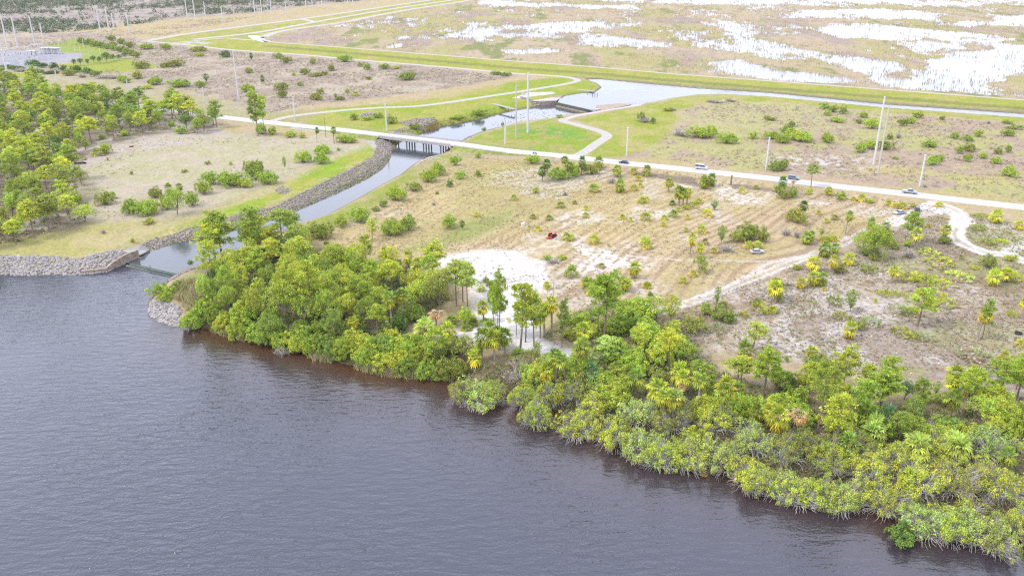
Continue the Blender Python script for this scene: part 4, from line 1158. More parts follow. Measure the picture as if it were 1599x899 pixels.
# shore shrubs hanging over the lake, east half
KS = '''Kp 745 640 75 59; Ky 765 636 57 63; Ko 722 632 49 41; Ky 838 668 68 70; Ky 818 640 49 50; Ky 868 640 57 59; Ky 905 688 75 70; Ky 935 660 73 66; Ky 960 702 78 72; Kp 1000 722 75 72; Ky 1035 736 78 75; Ky 1075 736 85 77; Kp 1108 726 65 68; Ko 1050 690 73 63; Kp 1000 680 72 59; Ko 905 640 73 59; Kp 1140 742 73 70; Ky 1176 770 78 73; Kp 1215 782 73 75; Ky 1255 798 75 77; Ko 1230 740 75 66; Kp 1180 722 73 63; Ky 1290 796 68 72; Kp 1325 806 75 79; Ky 1300 752 82 72; Ky 1365 770 82 75; Ko 1345 730 78 63; Ky 1390 812 82 72; Kp 1450 846 82 75; Ky 1490 850 78 82; Kp 1530 858 85 81; Ko 1565 866 82 82; Ky 1600 846 73 81; Ky 1440 790 90 77; Ko 1500 790 90 72; Ky 1560 790 90 75; Ky 1120 690 73 59; Ko 1260 720 73 59; Ky 1420 740 78 63; Ky 1480 730 78 63; Kp 1550 720 82 68; Ky 850 610 65 54; Sb 905 600 69 50; Sb 935 620 64 50; Sy 960 645 69 50; Sb 990 590 64 50; Sb 1010 540 64 50; Sb 985 520 72 54; Sy 1030 570 66 51; Sb 1000 505 79 57; Sb 1055 560 64 47; Sb 960 570 66 47; Sb 1130 650 60 40; Sy 1110 668 57 43; Sb 1165 660 60 43; Sb 1240 665 60 43; Sy 1330 690 61 43; Sb 1370 690 64 47; Sb 1450 700 64 43; Sb 1580 690 64 57; Sy 1560 650 64 50; Sb 1590 600 57 43; So 1290 590 50 36; Sg 1225 610 43 31; Sb 860 590 50 38; Sb 830 612 43 36; Gt 812 612 60 40; Gt 815 590 40 46'''
zone_list(0, 0, 1, 'on the east shore', KS)

# ------------------------------------------------------------------ the woods between: spaced at random where the photograph shows closed canopy
def inside(poly, x, y):
    c = False; n = len(poly)
    for i in range(n):
        ax, ay = poly[i]; bx, by = poly[(i + 1) % n]
        if (ay > y) != (by > y) and x < (bx - ax) * (y - ay) / (by - ay) + ax: c = not c
    return c


GAPS = [wpoly(p) for p in (
    [(0,156),(40,158),(110,160),(110,168),(0,168)], [(40,212),(70,190),(85,196),(60,220)], [(10,228),(40,228),(45,240),(10,240)],
    [(132,205),(160,200),(165,212),(135,216)], [(735,438),(800,452),(832,468),(842,520),(862,548),(800,548),(720,528),(712,508),(745,495)],
    [(800,526),(850,528),(880,545),(930,552),(970,543),(985,552),(935,562),(880,560),(852,574),(815,562)], [(640,519),(740,510),(725,545),(640,527)],
    [(860,520),(930,520),(930,540),(870,540)])]


def fill(poly_px, spacing, kinds, sizes, zone, seed, jitter=0.9):
    r = random.Random(seed)
    P = wpoly(poly_px)
    taken = [(p['X'], p['Y'], 0.30 * p['w']) for p in PLANTS]
    lo = P.min(0); hi = P.max(0)
    area = (hi[0] - lo[0]) * (hi[1] - lo[1])
    tries = int(area / spacing ** 2 * 14)
    for _ in range(tries):
        X = r.uniform(lo[0], hi[0]); Y = r.uniform(lo[1], hi[1])
        if not inside(P, X, Y) or any(inside(g_, X, Y) for g_ in GAPS): continue
        if any((X - a) ** 2 + (Y - b) ** 2 < (spacing * 0.55 + rad * 0.75) ** 2 for a, b, rad in taken): continue
        kt = r.choice(kinds)
        w, h = sizes[kt[0]]
        q = r.uniform(0.75, 1.25)
        Z = tz(X, Y)
        if Z < -2.6: continue
        d = Y * CT + (CAM_H - Z) * ST
        PLANTS.append(dict(k=kt[0], X=X, Y=Y, w=w * q, h=h * q * r.uniform(0.85, 1.15), t=kt[1], px=799.5 + FPX * X / d, py=449.5 - FPX * ((-Y * -ST) + (Z - CAM_H) * CT) / d, z=zone, label=None))
        taken.append((X, Y, spacing * 0.45))


WOOD = [(-30,142),(60,138),(120,152),(190,163),(270,176),(330,190),(342,202),(300,212),(250,205),(200,213),(170,222),(140,232),(118,246),(108,262),(125,272),(130,292),(118,312),(128,332),(135,350),(95,356),(60,372),(-30,398)]
fill(WOOD, 8.0, ['Ny','Tg','Ng','No','Tb','Ng','To','Ng','Ty','Td','Ny','Sg','Pg','Sb'], dict(N=(7.4, 11.5), T=(7.2, 7.5), S=(5.5, 3.6), P=(4, 6)), 'in the west wood', 5)
fill([(330,430),(420,385),(500,400),(640,420),(690,445),(700,470),(630,520),(720,560),(700,585),(520,555),(345,515)], 6.3, ['Tb','Ty','Ny','Ty','Sy','By','Nb','Bb','Ny','Pg','Py'], dict(T=(9.0, 10.0), S=(6.4, 5.0), P=(3.8, 6), N=(6, 12), B=(4.5, 10)), 'in the west thicket', 6)
fill([(880,602),(985,580),(1005,530),(1050,510),(1090,560),(1090,600),(1200,655),(1300,660),(1500,660),(1640,670),(1640,810),(1500,800),(1300,745),(1100,690),(900,640)], 5.6, ['Sb','Sy','Ky','Ny','By','Pg','Ky','So','Py','Sy'], dict(T=(6, 6), S=(4.6, 2.8), P=(3.6, 5.5), N=(5, 9), B=(3.6, 6), K=(5.5, 3.2)), 'in the east thicket', 8)
fill([(1200,628),(1240,602),(1330,604),(1380,622),(1480,612),(1640,600),(1640,705),(1300,705),(1180,684)], 5.0, ['Ny','Nb','Sb','Sy','By','Py','So','Ty','Ng','Sb'], dict(T=(5.5, 5.5), S=(4.8, 3.0), P=(3.6, 5.5), N=(5, 9.5), B=(3.6, 6.5)), 'in the east thicket', 9)
PLANTS[:] = [p for p in PLANTS if -70 < p['px'] < 1665 and p['py'] < 930]
print('PLANTS', len(PLANTS))
from collections import Counter
print(Counter(p['k'] for p in PLANTS))

# ------------------------------------------------------------------ put the plants in
_r = random.Random(99)
_first = {}


def place_plants():
    zz = terrain_z(np.array([p['X'] for p in PLANTS]), np.array([p['Y'] for p in PLANTS]))
    for p, z in zip(PLANTS, zz):
        k = p['k']
        kk = k + '2' if (k in 'SKT' and p['w'] > {'S': 6.6, 'K': 6.8, 'T': 9.6}[k]) else k
        if k == 'P':
            asp = p['h'] / p['w']
            kk = 'Pa' if asp < 1.25 else ('Pb' if asp < 1.95 else 'Pc')
        vi = _r.randrange(len(PROTO[kk]))
        parts, W, H = PROTO[kk][vi]
        z = max(float(z), -3.1)
        root = empty(KNAME[k], (p['X'], p['Y'], z), _r.uniform(0, 6.283))
        sw = p['w'] / W; sh = p['h'] / H
        if k in 'PDNXB':       # keep crowns in proportion
            sw = min(max(sw, 0.45 * sh), (1.35 if k == 'P' else 2.2) * sh)
        e_ = _r.uniform(0.80, 1.22) if k in 'SKGMT' else 1.0
        root.scale = (sw * e_, sw / e_, sh)
        base = np.array(TINT[p['t']]) * (1.2 if k in 'NB' else 1.1) * (1.12 if p['z'] == 'in the west wood' else 1.0)
        j = _r.uniform(0.85, 1.18); hshift = max(-0.09, min(0.09, _r.gauss(0, 0.045)))
        base = base * j * np.array([1 + hshift, 1, 1 - hshift])
        for nm, me_, mode in parts:
            key = (k, nm)
            if key not in _first:
                o = bpy.data.objects.new(nm, me_); _first[key] = o
            else:
                o = _first[key].copy(); o.data = me_
            o.parent = root
            col.objects.link(o)
            o.color = (*(base if mode == 'tint' else (1, 1, 1)), 1)
        p['obj'] = root; p['zw'] = z


place_plants()
# ------------------------------------------------------------------ roads and paths
ASPHALT = solid('bleached_asphalt', (0.35, 0.34, 0.335), 0.85, 0.2, (0.7, 0.86, 1.08))
LIMEROCK = solid('limerock', (0.31, 0.29, 0.265), 0.95, 0.1, (0.8, 0.8, 1.12))
PAINTW = solid('road_paint', (0.42, 0.42, 0.41), 0.7, 0.2, (3.0, 0.7, 1.1))
PAINTY = solid('road_paint_yellow', (0.42, 0.33, 0.10), 0.7, 0.2, (3.0, 0.7, 1.1))


def ribbon(name, line, width, z, m, skirt=0.0, off=0.0, label=None, parent=None):
    line = np.asarray(line)
    t = np.gradient(line, axis=0); t /= np.linalg.norm(t, axis=1, keepdims=True)
    nrm = np.stack([-t[:, 1], t[:, 0]], 1)
    c = line + nrm * off
    w = np.broadcast_to(np.asarray(width, float), (len(c),))[:, None]
    L = c + nrm * w / 2; R = c - nrm * w / 2
    n = len(c); zz = np.broadcast_to(np.asarray(z, float), (n,)).reshape(n, 1)
    V = np.concatenate([np.hstack([L, zz]), np.hstack([R, zz]), np.hstack([L + nrm * 0.3, zz - skirt]), np.hstack([R - nrm * 0.3, zz - skirt])])
    F = [[i, n + i, n + i + 1, i + 1] for i in range(n - 1)]
    if skirt:
        F += [[2 * n + i, i, i + 1, 2 * n + i + 1] for i in range(n - 1)] + [[n + i, 3 * n + i, 3 * n + i + 1, n + i + 1] for i in range(n - 1)]
    mb = MB(); mb.mesh(V, np.array(F))
    o = mb.build(name, m, parent)
    if parent is None: tag(o, label, kind='structure')
    return o


ROAD_PX = [(-120,126),(0,138),(40,143),(75,147),(100,150),(150,157),(200,164),(285,175),(340,182),(400,189),(440,193),(475,197),(540,203.5),(600,211),(650,216.5),(706,223.5),(760,231),(800,236),(860,241.5),(915,247.5),(975,254.5),(1050,262),(1125,270),(1200,278),(1300,290),(1425,303.5),(1510,313.5),(1599,323.5),(1720,338),(1900,360)]
ROADPX = smooth_line(ROAD_PX, 5)


def road_rise(x):
    """road height above the plain: ramps up onto the bridge"""
    return 0.12 + 1.35 * sstep(470, 590, x) * sstep(880, 720, x)


ROADZ = road_rise(ROADPX[:, 0])
_X, _Y = [], []
for (x_, y_), z_ in zip(ROADPX, ROADZ):
    a_, c_ = ground_at(x_, y_, z_); _X.append(float(a_)); _Y.append(float(c_))
ROAD = np.stack([_X, _Y], 1)
ribbon('road', ROAD, 8.2, ROADZ, ASPHALT, 0.3, label='pale two lane road crossing the plain and the canal bridge')
ribbon('road_centre_line', ROAD, 0.16, ROADZ + 0.006, PAINTY, label='faint yellow centre line of the road')
ribbon('road_edge_line', ROAD, 0.12, ROADZ + 0.006, PAINTW, off=3.5, label='faint white edge line on the far side of the road')
ribbon('road_edge_line', ROAD, 0.12, ROADZ + 0.006, PAINTW, off=-3.5, label='faint white edge line on the near side of the road')
# earth ramps up to the bridge
BANKM = solid('bank_turf', (0.165, 0.18, 0.05), 0.95, 0.1, (0.5, 0.7, 1.25))
for a0, a1, lab in ((470, 600, 'grassy ramp carrying the road up to the west end of the bridge'), (709, 880, 'grassy ramp carrying the road down from the east end of the bridge')):
    sel = (ROADPX[:, 0] >= a0) & (ROADPX[:, 0] <= a1)
    ln = ROAD[sel]; zz2 = ROADZ[sel] - 0.10
    t = np.gradient(ln, axis=0); t /= np.linalg.norm(t, axis=1, keepdims=True); nn = np.stack([-t[:, 1], t[:, 0]], 1)
    prof = [(-10.5, None), (-5.2, 0), (5.2, 0), (10.5, None)]
    V = []
    for o2, top in prof:
        c2 = ln + nn * (o2 if top == 0 else np.sign(o2) * (5.2 + 3.0 * (zz2[:, None])))
        V.append(np.hstack([c2, (zz2 if top == 0 else np.full(len(ln), -0.35))[:, None]]))
    n = len(ln); V = np.concatenate(V)
    mb = MB(); mb.mesh(V, np.array([[q * n + i, q * n + i + 1, (q + 1) * n + i + 1, (q + 1) * n + i] for q in range(3) for i in range(n - 1)]))
    tag(mb.build('road_ramp', BANKM), lab, kind='structure')


def path(name, pts, w, label, z=0.05, m=None):
    return ribbon(name, wpoly(smooth_line(pts, 6)), w, z, m or LIMEROCK, 0.12, label=label)


path('access_road', [(422,192),(428,188),(462,180.5),(540,172),(600,168),(650,166),(700,160),(750,152.5),(800,145),(850,137),(885,131),(899,127.5),(902,125.5),(895,122.5),(870,119),(800,114.5),(700,105.5),(550,93),(475,86),(400,81),(350,77),(300,71),(245,66),(225,64)], 5.0, 'white access track from the road junction looping back along the levee')
path('canal_track', [(895,246),(912,238),(932,224),(945,216),(948,211),(940,206),(920,200),(898,194),(882,190),(879,187.5),(884,185)], 5.4, 'curving white track from the road to the upper weir', 0.06)
path('levee_track', [(410,62),(430,66.5),(500,71.5),(600,79.5),(700,87.5),(800,95.5),(925,104.5),(1050,115.5),(1200,126.5),(1375,139.5),(1599,156.5),(1900,181)], 3.2, 'thin white track on the marsh side of the levee')
path('levee_track', [(412,58),(425,52.5),(450,47),(500,40),(540,34.5),(575,27),(640,15),(700,6),(737,0),(790,-9)], 9.0, 'white ditch track turning north beside the marsh')
path('levee_track', [(300,62),(400,51),(490,35),(547,25),(620,13),(702,1),(760,-8)], 9.0, 'middle white track of the three running north')
path('levee_track', [(230,64),(262,58),(300,52),(400,39),(470,30),(580,14),(675,0),(730,-9)], 9.0, 'westernmost white track running north')
path('levee_track', [(470,30),(481,32),(492,34.5)], 8.0, 'short white link between the north tracks', 0.07)
path('levee_track', [(265,68),(300,64.5),(350,60),(375,61.5),(400,63.5)], 4.0, 'thin white link track beside the ditch bend', 0.07)
path('weir_path', [(884,186),(900,181),(925,176.5),(950,172),(975,168),(1000,163.5)], 3.0, 'pale concrete path beside the east end of the upper weir', 0.08, CONCRETE)

# ------------------------------------------------------------------ bridge
def P3(x, y, z=0.0):
    X, Y = ground_at(x, y, z); return np.array([float(X), float(Y), z])


BZ = float(road_rise(655.0))
b0 = P3(601, 211.1, BZ)[:2]; b1 = P3(708, 223.8, BZ)[:2]
bd = (b1 - b0) / np.linalg.norm(b1 - b0); bn = np.array([-bd[1], bd[0]])
BL = np.linalg.norm(b1 - b0); bang = math.atan2(bd[1], bd[0])
bc = (b0 + b1) / 2
br = empty('road_bridge', (bc[0], bc[1], BZ - 0.12), bang)
tag(br, 'low concrete road bridge on rows of dark piles over the canal', 'bridge')
m_ = MB(); m_.box((0, 0, -0.30), (BL + 3, 9.6, 0.72)); m_.build('deck', CONCRETE, br)
for sgn in (1, -1):
    m_ = MB(); m_.box((0, sgn * 4.7, 0.42), (BL + 2, 0.22, 0.5)); m_.box((0, sgn * 4.7, 0.93), (BL + 2, 0.14, 0.16))
    for k in range(int(BL / 2.5)): m_.box((-BL / 2 + 1 + k * 2.5, sgn * 4.7, 0.76), (0.2, 0.16, 0.22))
    m_.build('parapet', CONCRETE, br)
nb_ = 4
for k in range(nb_):
    xk = -BL / 2 + BL * (k + 0.62) / nb_ * 0.98 - 0.6
    m_ = MB(); m_.box((xk, 0, -0.96), (0.9, 9.0, 0.6)); m_.build('pile_cap', STAINED, br)
    for q in range(4):
        m_ = MB(); m_.box((xk, -3.8 + q * 2.53, -3.46), (0.5, 0.5, 4.4)); m_.build('pile', DARKSTEEL if k else STAINED, br)
for e, nm in ((-1, 'west'), (1, 'east')):
    m_ = MB(); m_.box((e * (BL / 2 + 1.2), 0, -1.7), (0.8, 9.4, 2.1)); m_.build('abutment', STAINED, br)
# guard rails on the approaches
GALVR = solid('rail_steel', (0.22, 0.22, 0.225), 0.6, 0.3, (2.0, 0.85, 1.1))


def guard_rail(pts, label, side):
    pl2 = smooth_line(pts, 4)
    line = np.array([[float(v) for v in ground_at(x_, y_, float(road_rise(x_)) - 0.12)] for x_, y_ in pl2])
    c0 = line[len(line) // 2]
    root = empty('guard_rail', (c0[0], c0[1], 0)); tag(root, label, 'guard rail', 'guard rails at the bridge')
    zl = road_rise(smooth_line(pts, 4)[:, 0]) - 0.12
    L = np.hstack([line - c0, (0.62 + zl)[:, None]])
    mb = MB(); mb.tube(L, 0.10, 4); mb.build('rail', GALVR, root)
    seg = np.linalg.norm(np.diff(line, axis=0), axis=1); cum = np.concatenate([[0], np.cumsum(seg)])
    first = None
    for dd in np.arange(0.3, cum[-1], 3.8):
        i = min(np.searchsorted(cum, dd) - 1, len(seg) - 1); i = max(i, 0)
        p = line[i] + (line[i + 1] - line[i]) * (dd - cum[i]) / seg[i] - c0
        if first is None:
            mb = MB(); mb.box((0, 0, 0.3), (0.14, 0.14, 0.64)); first = mb.build('post', GREYWOOD, root); o = first
        else:
            o = first.copy(); col.objects.link(o); o.parent = root
        o.location = (p[0], p[1], zl[i])


guard_rail([(540,199),(570,202.5),(600,206.5)], 'grey guard rail on the far side just west of the bridge', 1)
guard_rail([(560,211),(580,213),(600,216)], 'grey guard rail on the near side just west of the bridge', 1)
guard_rail([(708,219.5),(740,224),(790,230.5),(850,237)], 'long grey guard rail on the far side east of the bridge', 1)
guard_rail([(708,229),(740,233),(790,240)], 'grey guard rail on the near side just east of the bridge', 1)

# ------------------------------------------------------------------ weirs and concrete works
def wall_line(mb, pts, tops, bot, th, mat=0):
    """wall along world points with its own top height at each point"""
    pts = np.asarray(pts, float); t = np.gradient(pts, axis=0); t /= np.linalg.norm(t, axis=1, keepdims=True)
    nn = np.stack([-t[:, 1], t[:, 0]], 1) * th / 2
    n = len(pts); tops = np.asarray(tops, float)[:, None]; bz = np.full((n, 1), bot)
    V = np.concatenate([np.hstack([pts + nn, tops]), np.hstack([pts - nn, tops]), np.hstack([pts + nn, bz]), np.hstack([pts - nn, bz])])
    F = []
    for i in range(n - 1):
        F += [[i, n + i, n + i + 1, i + 1], [2 * n + i, i, i + 1, 2 * n + i + 1], [n + i, 3 * n + i, 3 * n + i + 1, n + i + 1]]
    F += [[0, 2 * n, 3 * n, n], [n - 1, 2 * n - 1, 4 * n - 1, 3 * n - 1]]
    mb.mesh(V, np.array(F), (1, 1, 1), mat)


def slab(mb, pts3, th=0.4, mat=0):
    """polygon slab from 3-D corner points"""
    p = np.array(pts3); n = len(p)
    V = np.concatenate([p, p - np.array([0, 0, th])])
    c = p.mean(0)
    a = sum(p[i][0] * p[(i + 1) % n][1] - p[(i + 1) % n][0] * p[i][1] for i in range(n))
    order = list(range(n)) if a > 0 else list(range(n))[::-1]
    V2 = np.concatenate([V, [c]])
    mb.mesh(V2, np.array([[order[i], order[(i + 1) % n], 2 * n] for i in range(n)]), (1, 1, 1), mat)
    mb.mesh(V, np.array([[order[i], order[i] + n, order[(i + 1) % n] + n, order[(i + 1) % n]] for i in range(n)]), (1, 1, 1), mat)


ww = empty('wing_wall', tuple(P3(200, 405, -3.0)))
tag(ww, 'stained concrete wing wall stepping down into the lake at the lower weir', 'wall')
o_ = np.array(ww.location)
m_ = MB()
pl = [P3(128, 427, -3.1), P3(150, 425.5, -3.1), P3(166, 423.5, -3.1), P3(175, 419, -3.1), P3(186, 415.5, -3.1), P3(197, 411, -3.1), P3(206, 407.5, -3.1), P3(217, 403.5, -3.1)]
wall_line(m_, [q[:2] - o_[:2] for q in pl], np.array([-2.1, -2.0, -1.9, -1.2, -0.4, 0.05, 0.1, 0.15]) - o_[2], -4.6 - o_[2], 0.8)
m_.build('wall', STAINED, ww)
m_ = MB(); slab(m_, [P3(190, 392, 0.05) - o_, P3(221, 381.5, 0.1) - o_, P3(234, 390, -2.4) - o_, P3(218, 397.5, -1.9) - o_], 0.4); m_.build('apron', CONCRETE, ww)
m_ = MB(); a_ = P3(217, 397.5, -2.4) - o_; c_ = P3(233, 390.5, -2.4) - o_; wall_line(m_, [a_[:2], c_[:2]], [-2.1 - o_[2]] * 2, -4 - o_[2], 0.5); m_.build('toe_wall', STAINED, ww)

GREENCON = solid('algae_concrete', (0.07, 0.085, 0.07), 0.8, 0.15, (0.9, 0.7, 1.2))
lw = empty('lower_weir', tuple(P3(238, 418, -3.0))); o_ = np.array(lw.location)
tag(lw, 'long low green stained weir crest between canal and lake', 'weir')
m_ = MB(); q0 = P3(203, 411.5, -2.6); q1 = P3(276, 428.5, -2.6); wall_line(m_, [q0[:2] - o_[:2], q1[:2] - o_[:2]], [-2.72 - o_[2]] * 2, -4.6 - o_[2], 1.5); m_.build('crest', GREENCON, lw)
m_ = MB(); dv = (q1 - q0)[:2] / np.linalg.norm((q1 - q0)[:2]); nv_ = np.array([dv[1], -dv[0]])
wall_line(m_, [q0[:2] - o_[:2] + nv_ * 1.5, q1[:2] - o_[:2] + nv_ * 1.5], [-2.98 - o_[2]] * 2, -4.6 - o_[2], 0.9); m_.build('sill', GREENCON, lw)
FOAM = solid('foam', (0.42, 0.42, 0.42), 0.9, 0.1, (2.5, 0.4, 1.4))
foam = wpoly([(198, 413.5), (212, 416.5), (232, 421.5), (232, 422.2), (212, 418.0), (197, 414.8)], -3.08)
water_sheet('weir_foam', foam, -3.085, FOAM, 'thin line of white foam below the lower weir')

uw = empty('upper_weir', tuple(P3(900, 168, -1.0))); o_ = np.array(uw.location)
tag(uw, 'tall concrete upper weir holding back the reservoir', 'weir')
q0 = P3(869, 160, -0.45); q1 = P3(928.5, 173.5, -0.45)
m_ = MB(); wall_line(m_, [q0[:2] - o_[:2], q1[:2] - o_[:2]], [-0.40 - o_[2]] * 2, -4.6 - o_[2], 1.4); m_.build('crest', GREENCON, uw)
m_ = MB(); wall_line(m_, [q0[:2] - o_[:2] + np.array([0, -1.3]), q1[:2] - o_[:2] + np.array([0, -1.3])], [-2.0 - o_[2]] * 2, -4.6 - o_[2], 1.2); m_.build('sill', STAINED, uw)
m_ = MB(); q = q1 - o_; m_.box((q[0] + 1.2, q[1], -1.4 - o_[2]), (2.6, 4.0, 4.4), math.atan2(q1[1] - q0[1], q1[0] - q0[0])); m_.build('end_pier', CONCRETE, uw)
m_ = MB(); slab(m_, [P3(800, 153, 0.1) - o_, P3(826, 144.5, 0.3) - o_, P3(862, 143.5, 0.3) - o_, P3(880, 150, -0.5) - o_, P3(869, 157, -0.4) - o_, P3(834, 158, -0.3) - o_], 0.5); m_.build('west_apron', CONCRETE, uw)
m_ = MB(); wall_line(m_, [(P3(x, y, -0.3) - o_)[:2] for x, y in ((800, 153.2), (822, 160), (845, 158.7), (869, 157.3))], np.array([0.1, -2.2, -0.2, -0.3]) - o_[2], -4.2 - o_[2], 0.6); m_.build('west_wall', STAINED, uw)
m_ = MB(); slab(m_, [P3(931, 165, -0.2) - o_, P3(965, 161.5, -0.2) - o_, P3(986, 163.5, 0.12) - o_, P3(932, 174.5, 0.12) - o_], 0.5); m_.build('east_apron', STAINED, uw)
m_ = MB()
for k in range(12):
    x = 948 + k * 4; y = 164.6 - k * 0.30
    q = P3(x, y + 1.5, 0) - o_; m_.box((q[0], q[1], 0.55 - o_[2]), (0.10, 0.10, 1.3))
qa = P3(948, 166.1, 0) - o_; qb = P3(992, 162.8, 0) - o_
for hh in (0.6, 1.15): m_.tube([(qa[0], qa[1], hh - o_[2]), (qb[0], qb[1], hh - o_[2])], 0.04, 4)
m_.build('railing', STEEL, uw)


def dock(x0, y0, x1, y1, w, z, piles, label, zw):
    a_, c_ = P3(x0, y0, z), P3(x1, y1, z)
    root = empty('small_dock', tuple(a_)); tag(root, label, 'dock')
    v = (c_ - a_)[:2]; L = np.linalg.norm(v); an = math.atan2(v[1], v[0])
    mb = MB(); mb.box((v[0] / 2, v[1] / 2, -0.1), (L, w, 0.22), an); mb.build('deck', GALVR, root)
    for (x, y, h) in piles:
        q = P3(x, y, zw) - a_; mb = MB(); mb.tube([(q[0], q[1], -1.4), (q[0], q[1], h)], 0.22, 6); mb.build('pile', DARKSTEEL, root)


dock(903, 140, 928, 143, 3.0, 0.1, [(917, 147.5, -0.1), (925, 149, 0.9), (929, 149.5, 0.9), (932.5, 149.3, 0.9)], 'small grey dock with dark piles in the upper reservoir', Z_POOL)
dock(769, 162, 804, 170.5, 2.6, 0.2, [(794, 176.5, -0.2), (799, 176, -0.2), (804, 175, 0.6)], 'grey gangway dock on the bank below the upper weir', Z_CANAL)

# ------------------------------------------------------------------ rocks
ROCKS = []
for v in range(5):
    r = np.random.default_rng(500 + v)
    t_ = (1 + 5 ** 0.5) / 2
    V = np.array([[-1, t_, 0], [1, t_, 0], [-1, -t_, 0], [1, -t_, 0], [0, -1, t_], [0, 1, t_], [0, -1, -t_], [0, 1, -t_], [t_, 0, -1], [t_, 0, 1], [-t_, 0, -1], [-t_, 0, 1]]) / 1.9
    V = V * r.uniform(0.7, 1.25, (12, 1)) * np.array([1.1, 0.9, 0.7])
    Fi = np.array([[0, 11, 5], [0, 5, 1], [0, 1, 7], [0, 7, 10], [0, 10, 11], [1, 5, 9], [5, 11, 4], [11, 10, 2], [10, 7, 6], [7, 1, 8], [3, 9, 4], [3, 4, 2], [3, 2, 6], [3, 6, 8], [3, 8, 9], [4, 9, 5], [2, 4, 11], [6, 2, 10], [8, 6, 7], [9, 8, 1]])
    ROCKS.append((V, Fi))


def riprap(poly_px, n, size, c, label, seed, z=-1.5, cvar=0.25):
    r = np.random.default_rng(seed); P = wpoly(poly_px, z)
    lo, hi = P.min(0), P.max(0); pts = []
    while len(pts) < n:
        q = r.uniform(lo, hi, (n * 3, 2))
        q = q[sd_poly(q[:, 0], q[:, 1], P, 40) < 0]
        pts.extend(q.tolist())
        if len(q) == 0: break
    pts = np.array(pts[:n]); zz = terrain_z(pts[:, 0], pts[:, 1])
    mb = MB()
    for (x, y), h in zip(pts, zz):
        if h < -3.6: continue
        V, Fi = ROCKS[r.integers(5)]
        a = r.uniform(0, 6.28); R = np.array([[math.cos(a), -math.sin(a), 0], [math.sin(a), math.cos(a), 0], [0, 0, 1]])
        s = size * r.uniform(0.55, 1.45)
        mb.mesh(V @ R.T * s + np.array([x, y, h + 0.12 * s]), Fi, np.array(c) * r.uniform(1 - cvar, 1 + cvar) * np.array([1, r.uniform(0.95, 1), r.uniform(0.9, 1.02)]))
    o = mb.build('riprap', ROCK); tag(o, label, kind='stuff')


GREY1 = (0.235, 0.22, 0.21); GREY2 = (0.20, 0.178, 0.16)
riprap([(-60, 410), (0, 409), (60, 409), (128, 411), (160, 404), (190, 395), (196, 402), (172, 417), (165, 422), (128, 427), (60, 430), (0, 430), (-60, 431)], 2600, 0.46, GREY1, 'pale boulders lining the lake bank west of the wing wall', 61, -2.0)
riprap([(216, 383), (240, 373), (290, 361), (330, 350), (380, 338), (430, 324), (480, 301), (520, 281), (560, 261), (583, 247), (588, 232), (586, 220), (598, 216), (612, 223), (611, 238), (605, 250), (590, 265), (560, 282), (500, 311), (455, 331), (400, 350), (330, 366), (300, 374), (262, 380), (233, 390)], 6500, 0.40, GREY2, 'long band of brown grey boulders on the west canal bank', 62, -1.2)
riprap([(236, 468), (250, 472), (270, 480), (285, 490), (281, 509), (262, 508), (246, 498), (231, 486)], 560, 0.5, GREY1, 'pale boulders on the tip of the rock point', 63, -2.2)
riprap([(275, 429), (290, 416), (300, 419), (312, 428), (285, 434), (262, 440), (246, 456), (236, 466), (242, 450)], 330, 0.5, GREY2, 'boulders round the east end of the lower weir', 64, -2.2)
riprap([(625, 193), (650, 187), (680, 185), (684, 196), (660, 200), (632, 199)], 420, 0.6, GREY2, 'dark rubble slope above the canal north of the bridge', 65, -0.6)
riprap([(561, 181), (575, 176), (587, 177), (585, 184), (570, 185)], 120, 0.6, GREY2, 'small patch of dark rubble beside the access track', 66, 0)
riprap([(608, 206), (645, 202), (652, 210), (622, 213)], 160, 0.5, GREY2, 'rubble at the north west foot of the bridge', 67, -1)
riprap([(428, 296), (440, 291), (455, 296), (445, 303), (433, 302)], 90, 0.45, GREY2, 'small grey stone patch in the canal lawn', 68, 0)
riprap([(812, 155), (830, 160), (846, 162), (835, 163), (815, 158)], 110, 0.6, GREY2, 'dark stone slope below the west apron of the upper weir', 69, -1.5)
riprap([(1455, 326), (1475, 324), (1485, 331), (1470, 336), (1455, 333)], 60, 0.6, (0.42, 0.40, 0.38), 'heap of white broken stone beside the eastern sand track', 70, 0)
riprap([(715, 222), (732, 213), (757, 206), (778, 200), (782, 202), (760, 209), (735, 217), (722, 224)], 160, 0.45, GREY2, 'stones along the canal edge north of the bridge', 73, -2)
riprap([(690, 242), (660, 252), (648, 258), (640, 266), (650, 262), (670, 254), (694, 245)], 120, 0.5, (0.30, 0.27, 0.22), 'stones along the canal edge south of the bridge', 74, -2)

